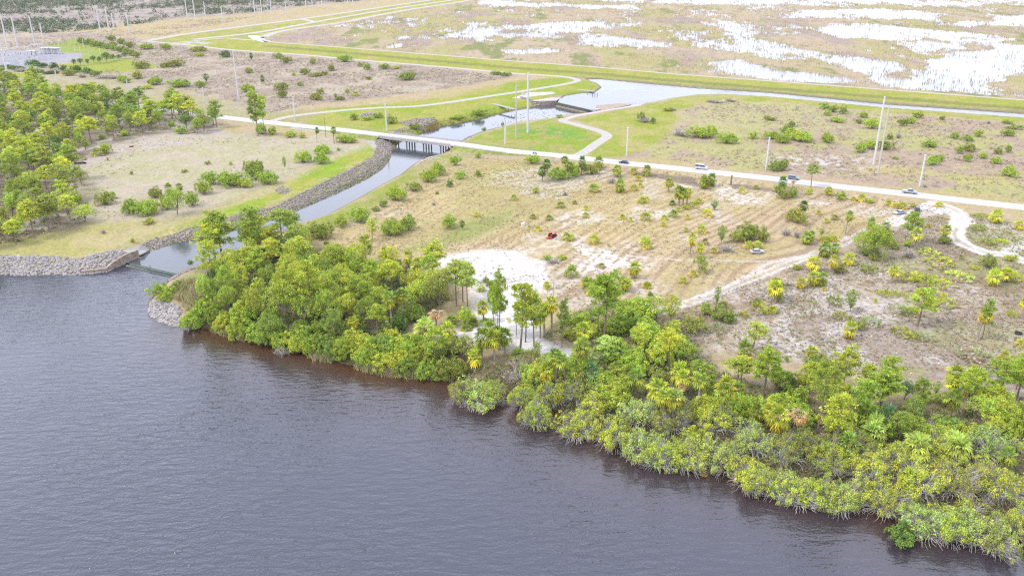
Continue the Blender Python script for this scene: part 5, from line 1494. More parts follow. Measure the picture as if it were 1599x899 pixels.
# ------------------------------------------------------------------ poles
def pole(base, top, r0, r1, m, name, label, cat, group, arms=0):
    X, Y = ground_at(base[0], base[1], 0.0)
    z = tz(X, Y)
    X, Y = ground_at(base[0], base[1], z)
    s, sd_, cd = scale_at(X, Y, z)
    # solve the height whose top shows at the photograph's pixel row
    lo, hi = 1.0, 80.0
    for _ in range(30):
        h = (lo + hi) / 2
        d = Y * CT + (CAM_H - h - z) * ST
        yy = 449.5 - FPX * (Y * ST + (z + h - CAM_H) * CT) / d
        if yy > top[1]: lo = h
        else: hi = h
    root = empty(name, (X, Y, z)); tag(root, label, cat, group)
    mb = MB(); mb.tube([(0, 0, -0.4), (0, 0, h * 0.5), (0, 0, h)], [r0, (r0 + r1) / 2, r1], 8); mb.build('shaft', m, root)
    if arms:
        first = None
        for k in range(arms):
            mb = MB(); sg = 1 if k % 2 else -1
            mb.tube([(0, 0, 0), (sg * 1.0, 0, 0.15)], [0.07, 0.05], 4); mb.tube([(sg * 1.0, 0, 0.05), (sg * 1.0, 0, 0.6)], [0.09, 0.06], 5)
            o = mb.build('insulator', DARKSTEEL, root); o.location = (0, 0, h * (0.97 - 0.06 * k))
    else:
        mb = MB(); mb.box((0, 0, h + 0.04), (r1 * 2.3, r1 * 2.3, 0.12)); mb.build('cap', m, root)
    return root


GP = 'tall transmission poles'
TALL = [((12, 118), (0, 56), 'tall white pole at the photo edge beside the substation hedge'), ((12, 75), (4, 24), 'first of two tall pale poles behind the substation'), ((28, 75), (18, 24), 'second of two tall pale poles behind the substation'),
        ((55, 72), (50, 26), 'slim pale pole behind the middle of the substation'), ((67.5, 64), (64, 37), 'shorter slim pole behind the east half of the substation'), ((157, 51), (151, 11), 'tallest pale pole against the north woods, west of the tracks'), ((171, 52), (167, 12), 'pale pole next right of the tallest one against the north woods'),
        ((178, 46), (176, 21), 'faint far pole between the pairs against the north woods'), ((202.5, 54), (199, 21), 'pale pole on the open strip below the north woods'), ((293, 31), (290, -4), 'left of the tall pair near the top of the north woods'), ((305.5, 34), (303, -2), 'right of the tall pair near the top of the north woods'),
        ((321, 27), (319.5, 3), 'slim pole just right of the tall pair by the north woods'), ((348, 34), (347, 11), 'short pale pole above the western white track'), ((398, 21), (397, -2), 'pole at the corner of the north woods'), ((409, 22.5), (407.5, -2), 'second pole right of the north woods corner'), ((424, 23), (422.5, -2), 'third pole right of the north woods corner'),
        ((447, 22), (445.5, 2), 'fourth pole right of the north woods corner'), ((478, 12.5), (477.5, -4), 'far pole above the tracks, first of three'), ((488, 12.5), (487.5, -4), 'far pole above the tracks, middle of three'), ((503, 13.5), (502.5, -4), 'far pole above the tracks, last of three'),
        ((543, 6), (542, -8), 'distant pole at the top edge, first of a spaced row'), ((551, 6), (550, -8), 'distant pole at the top edge, second of a spaced row'), ((583, 6), (582.5, -8), 'distant pole at the top edge, last of a spaced row')]
for b_, t_, lab in TALL:
    pole(b_, t_, 0.8, 0.55, POLEC, 'transmission_pole', lab, 'power pole', GP, 0)
pole((373, 157), (365, 79), 0.52, 0.34, POLEC, 'transmission_pole', 'tall pale concrete pole standing in the brown north scrub', 'power pole', GP, 2)
pole((345, 165), (338, 92), 0.34, 0.24, GREYWOOD, 'wooden_pole', 'tall grey wooden pole beside the concrete one in the north scrub', 'power pole', None, 2)
pole((824, 207), (825.5, 114), 0.62, 0.42, POLEC, 'transmission_pole', 'tall square pale pole on the green bank by the canal', 'power pole', GP, 2)
pole((806, 216), (809, 130), 0.42, 0.30, GREYWOOD, 'wooden_pole', 'dark grey wooden pole beside the tall pale pole by the canal', 'power pole', None, 2)
pole((1364, 257), (1382, 151), 0.60, 0.40, POLEC, 'transmission_pole', 'tall pale pole in the east scrub, paired with a greyer one', 'power pole', GP, 2)
pole((1370.5, 272), (1384, 166), 0.50, 0.34, GREYWOOD, 'wooden_pole', 'tall grey pole nearest the road in the east scrub pair', 'power pole', None, 2)
GS = 'short white poles along the road'
for b_, t_, lab in [((92, 142), (87, 111), 'short white pole by the road before the west wood'), ((202.5, 155), (199, 124), 'short white pole by the road behind the west wood'), ((320, 165), (317, 137), 'short white pole by the road near the two tall scrub poles'), ((461, 189), (458, 152), 'short white pole beside the access track junction'),
                    ((604, 205), (601, 162), 'short white pole by the road just before the bridge'), ((789, 225), (788, 188), 'short white pole on the green triangle east of the canal'), ((978.5, 244), (981, 200), 'short white pole right of the curving canal track'), ((1196, 265), (1204, 215), 'short white pole on the verge above the mown field'), ((1436, 291), (1446, 242), 'short white pole above the road at the east end')]:
    pole(b_, t_, 0.46, 0.34, POLEC, 'roadside_pole', lab, 'power pole', GS)
pole((509, 215), (508, 184), 0.16, 0.11, BARK, 'roadside_pole', 'thin brown wooden pole by the gravel branch road', 'power pole', None)
GM = 'slim masts on the substation lawn'
for b_, t_, lab in [((118, 87), (117, 71), 'white mast on the lawn, leftmost of the slim row'), ((126.5, 88), (126, 73), 'second slim white mast on the substation lawn'), ((131, 75), (129, 61), 'slim white mast highest on the substation lawn'), ((139.5, 88), (138, 74), 'slim white mast in the middle of the lawn row'), ((158, 92), (157, 75), 'slim white mast at the right end of the lawn'), ((92, 73), (90, 54), 'slim white mast behind the substation roof'), ((58, 72), (55.5, 38), 'slim white mast close behind the pale poles')]:
    pole(b_, t_, 0.3, 0.2, POLEC, 'lightning_mast', lab, 'mast', GM)
st_ = P3(1141, 289)
root = empty('timber_post', tuple(st_)); tag(root, 'thick weathered brown timber stump post beside the road', 'post')
m_ = MB(); m_.tube([(0, 0, -0.3), (0.05, 0, 2.2), (0.1, 0, 4.3)], [0.42, 0.40, 0.34], 9); m_.build('shaft', BARK, root)
m_ = MB(); m_.tube([(0.1, 0, 4.3), (0.12, 0.05, 4.75)], [0.26, 0.05], 6); m_.build('splintered_top', GREYWOOD, root)

# ------------------------------------------------------------------ substation
GALV = solid('substation_steel', (0.46, 0.47, 0.50), 0.5, 0.4, (2.0, 0.85, 1.1), 0.0)


def gantry(x, y, w, h, lab):
    q = P3(x, y); root = empty('substation_gantry', tuple(q), random.uniform(-0.1, 0.1)); tag(root, lab, 'gantry', 'steel gantries of the substation')
    for sx in (-w / 2, w / 2):
        mb = MB()
        mb.tube([(sx - 0.5, 0, 0), (sx, 0, h)], 0.16, 4); mb.tube([(sx + 0.5, 0, 0), (sx, 0, h)], 0.16, 4)
        for k in range(5): mb.tube([(sx - 0.5 + 0.1 * k, 0, h * k / 5), (sx + 0.5 - 0.1 * k, 0, h * (k + 0.7) / 5)], 0.07, 3, cap=False)
        mb.build('leg', GALV, root)
    mb = MB(); mb.box((0, 0, h), (w + 1, 0.5, 0.2)); mb.box((0, 0, h - 0.8), (w + 1, 0.5, 0.15))
    for k in range(int(w)): mb.tube([(-w / 2 + k, 0, h - 0.8), (-w / 2 + k + 1, 0, h)], 0.08, 3, cap=False)
    mb.build('beam', GALV, root)
    for k in range(3):
        mb = MB(); mb.tube([(0, 0, -0.9), (0, 0, -2.6)], [0.16, 0.12], 5); o = mb.build('insulator', DARKSTEEL, root); o.location = (-w / 3 + k * w / 3, 0, h)


for i, (x, y, w, h) in enumerate([(4, 101, 12, 10), (16, 99, 10, 8), (28, 97, 12, 9), (40, 96, 10, 8), (52, 94, 11, 9), (62, 93, 8, 7), (72, 89, 12, 9), (85, 87, 12, 8), (20, 92, 12, 9), (36, 90, 12, 9), (60, 85, 12, 9), (5, 95, 12, 9)]):
    gantry(x, y, w, h, ['steel gantry of the substation at the photo edge, near row', 'second near-row steel gantry of the substation', 'third near-row steel gantry of the substation', 'fourth near-row steel gantry of the substation', 'fifth near-row steel gantry of the substation', 'small low gantry at the near row end', 'gantry in front of the long roof', 'gantry at the east end of the substation', 'left far-row steel gantry of the substation', 'middle far-row steel gantry of the substation', 'far-row gantry behind the long roof', 'far-row gantry at the photo edge'][i])
for i, (x, y, lab) in enumerate([(34, 100, 'grey transformer in front of the substation near row'), (46, 97, 'grey transformer under the middle near gantry'), (57, 95, 'grey transformer at the near row east end'), (74, 92, 'grey transformer before the long roof'), (14, 104, 'grey transformer nearest the substation hedge')]):
    q = P3(x, y); root = empty('transformer', tuple(q), 0.1); tag(root, lab, 'transformer', 'transformers in the substation')
    mb = MB(); mb.box((0, 0, 1.7), (3.4, 2.2, 2.8)); mb.box((0, 0, 0.15), (4.0, 2.8, 0.3)); mb.build('tank', GALV, root)
    mb = MB()
    for k in range(6): mb.box((-1.4 + k * 0.55, 1.45, 1.6), (0.12, 0.6, 2.2))
    mb.build('cooling_fins', STEEL, root)
    for k in (-1, 0, 1):
        mb = MB(); mb.tube([(k * 0.9, 0, 3.1), (k * 1.1, 0, 4.5)], [0.2, 0.1], 6); mb.build('bushing', STAINED, root)
q = P3(80, 84); root = empty('switch_house', tuple(q), -0.12); tag(root, 'long open substation shed with a flat white roof', 'shed')
m_ = MB(); m_.box((0, 0, 5.0), (18, 5, 0.4)); m_.build('roof', POLEC, root)
m_ = MB(); m_.box((0, 1.2, 2.4), (16, 2.2, 4.7)); m_.build('wall', GALV, root)
for k in range(5):
    m_ = MB(); m_.box((-8.4 + 4.2 * k, -2.1, 2.4), (0.3, 0.3, 4.75)); m_.build('column', POLEC, root)
q = P3(50, 86); root = empty('control_house', tuple(q), -0.1); tag(root, 'small white roofed control house between the substation gantries', 'building')
m_ = MB(); m_.box((0, 0, 1.8), (8, 5, 3.6)); m_.build('wall', POLEC, root)
m_ = MB(); m_.box((0, 0, 3.75), (8.8, 5.8, 0.3)); m_.build('roof', POLEC, root)
m_ = MB(); m_.box((1.5, -2.53, 1.1), (1.1, 0.06, 2.2)); m_.build('door', DARKSTEEL, root)

# ------------------------------------------------------------------ fences
def wire_fence(pts, label, gap):
    line = wpoly(smooth_line(pts, 4)); c0 = line[0]
    root = empty('wire_fence', (c0[0], c0[1], 0)); tag(root, label, 'fence')
    seg = np.linalg.norm(np.diff(line, axis=0), axis=1); cum = np.concatenate([[0], np.cumsum(seg)])
    first = None; tops = []
    for dd in np.arange(0, cum[-1], gap):
        i = max(min(int(np.searchsorted(cum, dd)) - 1, len(seg) - 1), 0)
        p = line[i] + (line[i + 1] - line[i]) * (dd - cum[i]) / seg[i]
        z = tz(p[0], p[1])
        if first is None:
            mb = MB(); mb.tube([(0, 0, -0.2), (0, 0, 1.35)], 0.09, 5); first = mb.build('post', GREYWOOD, root); o = first
        else:
            o = first.copy(); col.objects.link(o); o.parent = root
        o.location = (p[0] - c0[0], p[1] - c0[1], z); tops.append((p[0] - c0[0], p[1] - c0[1], z))
    for hh in (0.5, 0.85, 1.2):
        mb = MB(); mb.tube(np.array(tops) + np.array([0, 0, hh]), 0.02, 3, cap=False); mb.build('wire', DARKSTEEL, root)


wire_fence([(255, 349), (310, 331), (370, 313), (430, 281), (500, 249), (548, 232)], 'long wire fence between the pale pasture and the canal lawn', 5.0)
wire_fence([(176, 366), (190, 361), (209, 356)], 'short dark broken fence standing alone in the pasture', 2.2)
wire_fence([(718, 245), (760, 244), (800, 247), (860, 252), (930, 259)], 'wire fence along the road edge of the mown field', 5.0)
wire_fence([(1060, 489), (1095, 474), (1150, 455), (1210, 433), (1265, 411)], 'wire fence following the white track beside the eastern scrub', 6.0)

# ------------------------------------------------------------------ vehicles
GLASS = solid('car_glass', (0.02, 0.024, 0.03), 0.08, 0.6, None)
LAMP = solid('lamp_plastic', (0.5, 0.5, 0.48), 0.2, 0.5, None)
REDL = solid('tail_lamp', (0.3, 0.02, 0.02), 0.3, 0.5, None)
_paints = {}


def paint_mat(nm, c):
    if nm not in _paints: _paints[nm] = solid('car_paint_' + nm, c, 0.28, 0.5, (0.6, 0.92, 1.05))
    return _paints[nm]


PROF = dict(
    sedan=dict(L=4.7, W=1.82, body=[(-2.35, .35), (-2.33, .85), (-1.5, .97), (1.0, .95), (2.1, .80), (2.35, .60), (2.33, .32)], cab=[(-1.75, .95), (-1.05, 1.42), (0.35, 1.44), (1.15, .93)]),
    suv=dict(L=4.8, W=1.92, body=[(-2.4, .4), (-2.4, 1.05), (-2.2, 1.10), (1.1, 1.08), (2.2, .98), (2.4, .7), (2.38, .38)], cab=[(-2.3, 1.08), (-2.05, 1.72), (0.45, 1.74), (1.2, 1.06)]),
    van=dict(L=5.6, W=2.0, body=[(-2.8, .4), (-2.8, 1.2), (-2.7, 1.25), (1.9, 1.2), (2.6, 1.0), (2.8, .7), (2.78, .4)], cab=[(-2.78, 1.22), (-2.7, 2.1), (1.2, 2.12), (2.0, 1.18)]),
    pickup=dict(L=5.7, W=1.98, body=[(-2.85, .5), (-2.85, 1.12), (-0.6, 1.14), (1.4, 1.12), (2.6, 1.02), (2.85, .75), (2.83, .45)], cab=[(-0.75, 1.12), (-0.55, 1.8), (0.7, 1.82), (1.5, 1.1)]))


def extrude_profile(mb, prof, w0, w1, zref=None, inset=None, mat=0):
    p = np.array(prof); n = len(p)
    zs = p[:, 1]; t = (zs - zs.min()) / (zs.max() - zs.min() + 1e-6)
    half = w0 / 2 + (w1 - w0) / 2 * t
    V = np.concatenate([np.stack([p[:, 0], half, p[:, 1]], 1), np.stack([p[:, 0], -half, p[:, 1]], 1), [[p[:, 0].mean(), half.mean(), p[:, 1].mean()], [p[:, 0].mean(), -half.mean(), p[:, 1].mean()]]])
    Q = [[i, (i + 1) % n, n + (i + 1) % n, n + i] for i in range(n)]
    mb.mesh(V, np.array(Q), (1, 1, 1), mat)
    mb.mesh(V, np.array([[(i + 1) % n, i, 2 * n] for i in range(n)] + [[n + i, n + (i + 1) % n, 2 * n + 1] for i in range(n)]), (1, 1, 1), mat)


def car(x, y, heading, kind, pn, pc, label, name='car', cat='car', group=None, z=None):
    q = P3(x, y); z = (tz(q[0], q[1]) if z is None else (0.12 + float(road_rise(x)) - 0.12))
    q = P3(x, y, z)
    pr = PROF[kind]; W = pr['W']; L = pr['L']; pm = paint_mat(pn, pc)
    root = empty(name, tuple(q), heading); tag(root, label, cat, group)
    mb = MB(); extrude_profile(mb, pr['body'], W, W * 0.96); mb.build('body', pm, root)
    cb = pr['cab']
    mb = MB(); extrude_profile(mb, [(cb[0][0], cb[0][1] - .02), *cb[1:3], (cb[3][0], cb[3][1] - .02)], W * .94, W * .76); mb.build('cabin_glass', GLASS, root)
    zt = cb[1][1]
    mb = MB(); xa, xb = cb[1][0], cb[2][0]; mb.box(((xa + xb) / 2, 0, zt + .02), (xb - xa + .12, W * .79, .06))
    for xx in (cb[0], cb[3]):
        tp = cb[1] if xx is cb[0] else cb[2]
        for sg in (1, -1): mb.tube([(xx[0], sg * W * .465, xx[1]), (tp[0], sg * W * .385, tp[1])], .05, 4)
    xm = (xa + xb) / 2
    for sg in (1, -1): mb.tube([(xm, sg * W * .47, cb[0][1]), (xm, sg * W * .388, zt)], .05, 4)
    mb.build('roof', pm, root)
    R = .33 if kind == 'sedan' else .38
    for xx in (-L * .30, L * .31):
        for sg in (1, -1):
            mb = MB(); mb.tube([(0, -.11, 0), (0, .11, 0)], R, 14); w_ = mb.build('wheel', RUBBER, root); w_.location = (xx, sg * (W / 2 - .09), R)
            mb = MB(); mb.tube([(0, -.125, 0), (0, .125, 0)], R * .58, 10); mb.build('rim', STEEL, w_)
    for sg in (1, -1):
        mb = MB(); mb.box((L / 2 - .12, sg * W * .36, .70 if kind == 'sedan' else .85), (.22, .34, .15)); mb.build('headlight', LAMP, root)
        mb = MB(); mb.box((-L / 2 + .03, sg * W * .39, .80 if kind == 'sedan' else .95), (.1, .26, .16)); mb.build('tail_light', REDL, root)
    return root


def road_heading(x, y):
    q = P3(x, y)[:2]; i = int(np.argmin(((ROAD - q) ** 2).sum(1))); i = min(max(i, 1), len(ROAD) - 2)
    v = ROAD[i + 1] - ROAD[i - 1]; return math.atan2(v[1], v[0])


GV = 'vehicles driving on the road'
car(974, 255, road_heading(974, 255) + math.pi, 'sedan', 'dark_blue', (0.035, 0.045, 0.075), 'dark blue sedan driving just past the canal track junction', group=GV, z=.13)
car(1095, 263.8, road_heading(1095, 264), 'van', 'white', (0.42, 0.42, 0.43), 'white van driving along the road above the mown field', 'van', 'van', GV, .13)
car(1239, 280, road_heading(1239, 280), 'suv', 'steel_blue', (0.13, 0.16, 0.21), 'steel blue car driving past the tan dead palm', group=GV, z=.13)
car(1420, 301.5, road_heading(1420, 302), 'pickup', 'silver_blue', (0.25, 0.28, 0.34), 'pale pickup truck driving at the east end of the road', 'pickup_truck', 'pickup', GV, .13)
car(1404, 334, 0.35 + math.pi, 'sedan', 'silver', (0.30, 0.32, 0.35), 'silver sedan parked on the sandy track beside the road')
car(1432, 329, 1.15, 'suv', 'navy', (0.045, 0.055, 0.085), 'dark navy utility vehicle parked behind the silver sedan')
car(1182, 395, 0.12, 'sedan', 'dull_white', (0.36, 0.36, 0.36), 'abandoned dull white sedan beside bushes in the mown field')
# small motorbike on the road near the junction
q = P3(835, 240.5, float(road_rise(835.0))); root = empty('motorbike', tuple(q), road_heading(835, 240)); tag(root, 'small dark motorbike on the road short of the junction', 'motorbike')
m_ = MB(); m_.box((0, 0, .72), (1.0, .28, .3)); m_.box((-.45, 0, .9), (.7, .26, .14)); m_.tube([(.55, 0, .4), (.4, 0, 1.1)], .05, 5); m_.build('frame', DARKSTEEL, root)
for xx in (-.7, .7):
    m_ = MB(); m_.tube([(0, -.07, 0), (0, .07, 0)], .33, 12); o = m_.build('wheel', RUBBER, root); o.location = (xx, 0, .33)
m_ = MB(); m_.tube([(.42, -.36, 1.08), (.42, .36, 1.08)], .03, 5); m_.build('handlebar', STEEL, root)
# red tractor
q = P3(863, 370); root = empty('red_tractor', tuple(q), 0.9); tag(root, 'small red tractor with dark wheels parked in the mown field', 'tractor')
RED = paint_mat('red', (0.34, 0.035, 0.025))
m_ = MB(); m_.box((0.75, 0, 1.0), (1.5, .75, .7)); m_.box((-0.5, 0, .85), (1.3, .7, .5)); m_.build('body', RED, root)
m_ = MB(); m_.box((-.6, 0, 1.3), (.5, .5, .12)); m_.box((-.86, 0, 1.6), (.1, .5, .5)); m_.build('seat', RUBBER, root)
for sg in (1, -1):
    m_ = MB(); m_.tube([(0, -.2, 0), (0, .2, 0)], .75, 16); o = m_.build('rear_wheel', RUBBER, root); o.location = (-.75, sg * .8, .75)
    m_ = MB(); m_.tube([(0, -.21, 0), (0, .21, 0)], .4, 10); m_.build('rim', RED, o)
    m_ = MB(); m_.tube([(0, -.12, 0), (0, .12, 0)], .42, 14); o = m_.build('front_wheel', RUBBER, root); o.location = (1.15, sg * .6, .42)
    m_ = MB(); m_.box((-.75, sg * .8, 1.56), (1.2, .45, .08)); m_.build('mudguard', RED, root)
m_ = MB(); m_.tube([(-1.2, -.6, 1.2), (-1.2, -.6, 2.3), (-1.2, .6, 2.3), (-1.2, .6, 1.2)], .06, 5); m_.build('roll_bar', RED, root)
m_ = MB(); m_.box((-2.1, 0, .35), (1.4, 1.9, .25)); m_.build('mower_deck', RED, root)
# tank, box, tyre
q = P3(817, 352); root = empty('plastic_tank', tuple(q)); tag(root, 'white plastic tank with a grey lid lying in the mown field', 'tank')
m_ = MB(); m_.tube([(0, 0, .0), (0, 0, .9), (0, 0, 1.1)], [.8, .8, .55], 14); m_.build('shell', POLEC, root)
m_ = MB(); m_.tube([(.35, .1, 1.08), (.5, .15, 1.5)], [.3, .26], 10); m_.build('lid', STEEL, root)
q = P3(30, 402.5); root = empty('white_barrel', tuple(q)); tag(root, 'small white barrel standing on the lawn above the boulders', 'barrel')
m_ = MB(); m_.tube([(0, 0, 0), (0, 0, .5), (0, 0, 1.0)], [.42, .46, .42], 12); m_.build('shell', POLEC, root)
m_ = MB(); m_.tube([(0, 0, 1.0), (0, 0, 1.06)], .44, 12); m_.build('lid', STEEL, root)
q = P3(1590, 521); tm = MB(); n1, n2 = 20, 8
Vt = np.array([[(0.72 + .27 * math.cos(b)) * math.cos(a), (0.72 + .27 * math.cos(b)) * math.sin(a), .27 + .27 * math.sin(b)] for a in np.linspace(0, 2 * math.pi, n1, endpoint=False) for b in np.linspace(0, 2 * math.pi, n2, endpoint=False)])
tm.mesh(Vt, np.array([[i * n2 + j, ((i + 1) % n1) * n2 + j, ((i + 1) % n1) * n2 + (j + 1) % n2, i * n2 + (j + 1) % n2] for i in range(n1) for j in range(n2)]))
o = tm.build('tyre', RUBBER, smooth=True); o.location = tuple(q); tag(o, 'large black tyre lying flat in the eastern scrub', 'tyre')
# small signs and posts by the bridge
q = P3(667, 253, -0.5); q = P3(667, 253, tz(q[0], q[1])); root = empty('marker_post', tuple(q)); tag(root, 'white marker post on the canal bank below the bridge', 'post')
m_ = MB(); m_.box((0, 0, .75), (.22, .22, 1.7)); m_.build('shaft', POLEC, root); m_ = MB(); m_.box((0, 0, 1.65), (.26, .26, .12)); m_.build('cap', DARKSTEEL, root)
q = P3(682, 249, -0.4); q = P3(682, 249, tz(q[0], q[1])); root = empty('pipe_gate', tuple(q), -0.25); tag(root, 'low white pipe gate on the bank below the bridge', 'gate')
for xx in (-2.4, 0, 2.4):
    m_ = MB(); m_.tube([(xx, 0, -.3), (xx, 0, 1.05)], .1, 6); m_.build('post', POLEC, root)
m_ = MB(); m_.tube([(-2.4, 0, 1.0), (2.4, 0, 1.0)], .08, 6); m_.tube([(-2.4, 0, .55), (2.4, 0, .55)], .07, 6); m_.build('rail', POLEC, root)
q = P3(938, 239); root = empty('road_sign', tuple(q), 0.3); tag(root, 'small white sign on the verge right of the canal track', 'sign')
m_ = MB(); m_.tube([(0, 0, -.2), (0, 0, 1.9)], .05, 5); m_.build('post', STEEL, root); m_ = MB(); m_.box((0, -.06, 1.7), (1.0, .04, .8)); m_.build('panel', POLEC, root)
q = P3(817, 148, 0.1); root = empty('control_cabinet', tuple(q), 0.2); tag(root, 'small white control cabinet beside the upper weir apron', 'cabinet')
m_ = MB(); m_.box((0, 0, 1.0), (1.8, 1.2, 2.0)); m_.build('box', POLEC, root); m_ = MB(); m_.box((0, 0, 2.06), (2.0, 1.4, .12)); m_.build('roof', STEEL, root); m_ = MB(); m_.box((.3, -.62, 1.0), (.7, .04, 1.5)); m_.build('door', STEEL, root)

q = P3(880, 525); root = empty('metal_drum', tuple(q)); tag(root, 'dark blue drum standing among the shrubs beside the sand path', 'drum')
m_ = MB(); m_.tube([(0, 0, 0), (0, 0, .5), (0, 0, 1.1)], [.42, .45, .42], 12); m_.build('shell', paint_mat('dark_blue', (0.035, 0.045, 0.075)), root)
m_ = MB(); m_.tube([(0, 0, 1.1), (0, 0, 1.15)], .40, 12); m_.build('lid', DARKSTEEL, root)
q = P3(1099, 742, Z_LAKE + .1); m_ = MB(); r = np.random.default_rng(5)
for a in (0.2, 2.2, 4.0): fan(m_, r, np.array([0, 0, .05]), np.array([math.cos(a), math.sin(a), .12]), 1.0, 9, .02, np.array([0.34, 0.20, 0.05]))
o = m_.build('fallen_frond', DEADFROND); o.location = tuple(q); tag(o, 'rusty orange palm frond floating under the east shore shrubs', 'frond')
q = P3(790, 611, -1.5); m_ = MB(); e_ = P3(812, 626, -2.6) - q; m_.tube([(0, 0, .6), tuple(e_ * .5 + np.array([0, 0, .5])), tuple(e_)], [.28, .22, .12], 7)
o = m_.build('fallen_log', BARK); o.location = tuple(q); tag(o, 'grey fallen log leaning down to the water between shore shrubs', 'log')

# ------------------------------------------------------------------ animals
def skinned(name, pts, edges, radii, m, sub=2):
    me_ = bpy.data.meshes.new(name); me_.from_pydata(pts, edges, []); me_.update()
    o = bpy.data.objects.new(name, me_); col.objects.link(o)
    sm = o.modifiers.new('skin', 'SKIN')
    for i, rr in enumerate(radii): me_.skin_vertices[0].data[i].radius = (rr, rr)
    me_.skin_vertices[0].data[0].use_root = True
    ss = o.modifiers.new('subsurf', 'SUBSURF'); ss.levels = sub; ss.render_levels = sub
    me_.materials.append(m)
    return o


def hide(nm, c): return solid('hide_' + nm, c, 0.8, 0.2, (3.0, 0.75, 1.15))


def cow(x, y, a, lying, m, label):
    d = 0.62 if lying else 0.0
    pts = [(0, 0, 1.05 - d), (.45, 0, 1.1 - d), (.8, 0, 1.15 - d), (1.05, 0, 1.3 - d * .8), (1.3, 0, 1.22 - d * .8), (1.55, 0, 1.02 - d * .7), (-.45, 0, 1.08 - d), (-.8, 0, 1.12 - d), (-.95, 0, .8 - d * .6)]
    rad = [.36, .36, .33, .2, .17, .10, .36, .28, .05]
    ed = [(0, 1), (1, 2), (2, 3), (3, 4), (4, 5), (0, 6), (6, 7), (7, 8)]
    for bx, root_ in ((.65, 2), (-.7, 7)):
        for sg in (1, -1):
            i = len(pts)
            if lying: pts += [(bx, sg * .3, .25), (bx + .35, sg * .42, .12), (bx + .05, sg * .45, .08)]
            else: pts += [(bx, sg * .2, .72), (bx + (.03 if bx > 0 else -.08), sg * .21, .42), (bx, sg * .21, .03)]
            rad += [.15, .08, .06]; ed += [(root_, i), (i, i + 1), (i + 1, i + 2)]
    o = skinned('cow', pts, ed, rad, m)
    q = P3(x, y); o.location = tuple(q); o.rotation_euler = (0, 0, a); tag(o, label, 'cow', 'cattle in the pasture')


BR = hide('chestnut', (0.19, 0.075, 0.035)); BK = hide('black', (0.022, 0.018, 0.016)); WH = hide('white', (0.34, 0.32, 0.30))
for x, y, a, ly, m_c, lab in [(168.5, 251, 2.2, False, BR, 'chestnut cow standing alone in the pale pasture'), (186.5, 250, 0.4, False, WH, 'white cow standing in the open pasture'), (114, 253.5, 0.3, True, BK, 'dark cow lying at the wood edge, leftmost of the resting herd'), (118, 256, 2.9, True, BK, 'dark cow lying second from the left in the resting herd'),
                              (124, 256, 0.1, True, BK, 'dark cow lying in the middle of the resting herd'), (132, 255.5, 3.0, True, BK, 'dark cow lying at the right end of the resting herd'), (131, 250, 0.4, True, BR, 'brown cow lying just behind the dark resting herd'), (121, 249, 2.7, True, BK, 'dark cow lying furthest back at the wood edge'), (205, 230, 0.2, True, BR, 'reddish cow lying near the far shrubs of the pasture')]:
    cow(x, y, a, ly, m_c, lab)
o = skinned('heron', [(0, 0, .62), (.12, 0, .7), (.22, 0, .85), (.18, 0, 1.0), (.28, 0, 1.12), (.5, 0, 1.08), (-.3, 0, .5), (0, .06, .35), (0, .06, 0), (0, -.06, .35), (0, -.06, 0)],
            [(0, 1), (1, 2), (2, 3), (3, 4), (4, 5), (0, 6), (0, 7), (7, 8), (0, 9), (9, 10)], [.13, .09, .045, .04, .055, .012, .04, .025, .02, .025, .02], hide('slate', (0.06, 0.07, 0.09)))
q = P3(235, 418.5, -2.7); o.location = tuple(q); o.rotation_euler = (0, 0, 2.6); tag(o, 'slate grey heron standing on the lower weir crest', 'heron')

TRACK2 = wpoly(smooth_line([(1462,318),(1482,324),(1500,336),(1497,350),(1491,365),(1500,378),(1538,394),(1570,398),(1620,414)], 6))


# ------------------------------------------------------------------ what nobody would count
def scatter(poly_px, n, seed, z=0.0, dens=None):
    r = np.random.default_rng(seed); P = wpoly(poly_px, z); lo, hi = P.min(0), P.max(0); out = []
    tot = 0
    while tot < n:
        q = r.uniform(lo, hi, (n * 2, 2)); q = q[sd_poly(q[:, 0], q[:, 1], P, 60) < 0]
        if dens is not None: q = q[r.random(len(q)) < dens(q[:, 0], q[:, 1])]
        q = q[d_line(q[:, 0], q[:, 1], TRACK2, 20.0) > 3.6]
        if len(q) == 0: break
        out.append(q); tot += len(q)
    q = np.concatenate(out)[:n]
    return q, terrain_z(q[:, 0], q[:, 1]), r


def blades(mb, r, x, y, z, per, h, w, spread, cols, lean=0.25):
    """upright grass blades: per blades in a tuft at each point"""
    n = len(x); k = n * per
    X = np.repeat(x, per) + r.normal(0, spread, k); Y = np.repeat(y, per) + r.normal(0, spread, k); Z = np.repeat(z, per)
    hh = np.broadcast_to(np.asarray(h), (n,)); hh = np.repeat(hh, per) * r.uniform(0.6, 1.3, k)
    a = r.uniform(0, 6.28, k); dx = np.cos(a) * w / 2; dy = np.sin(a) * w / 2
    lx_, ly_ = r.normal(0, lean, k) * hh, r.normal(0, lean, k) * hh
    B = np.stack([X, Y, Z], 1)
    S = np.stack([dx, dy, np.zeros(k)], 1); T = np.stack([lx_, ly_, hh], 1)
    cols = np.asarray(cols); ci = cols[r.integers(len(cols), size=n)]
    cc = np.repeat(ci, per, 0) * r.uniform(0.7, 1.3, (k, 1))
    mb.polys(np.stack([B - S, B + S, B + T * 0.7 + S * 0.8, B + T], 1), cc)


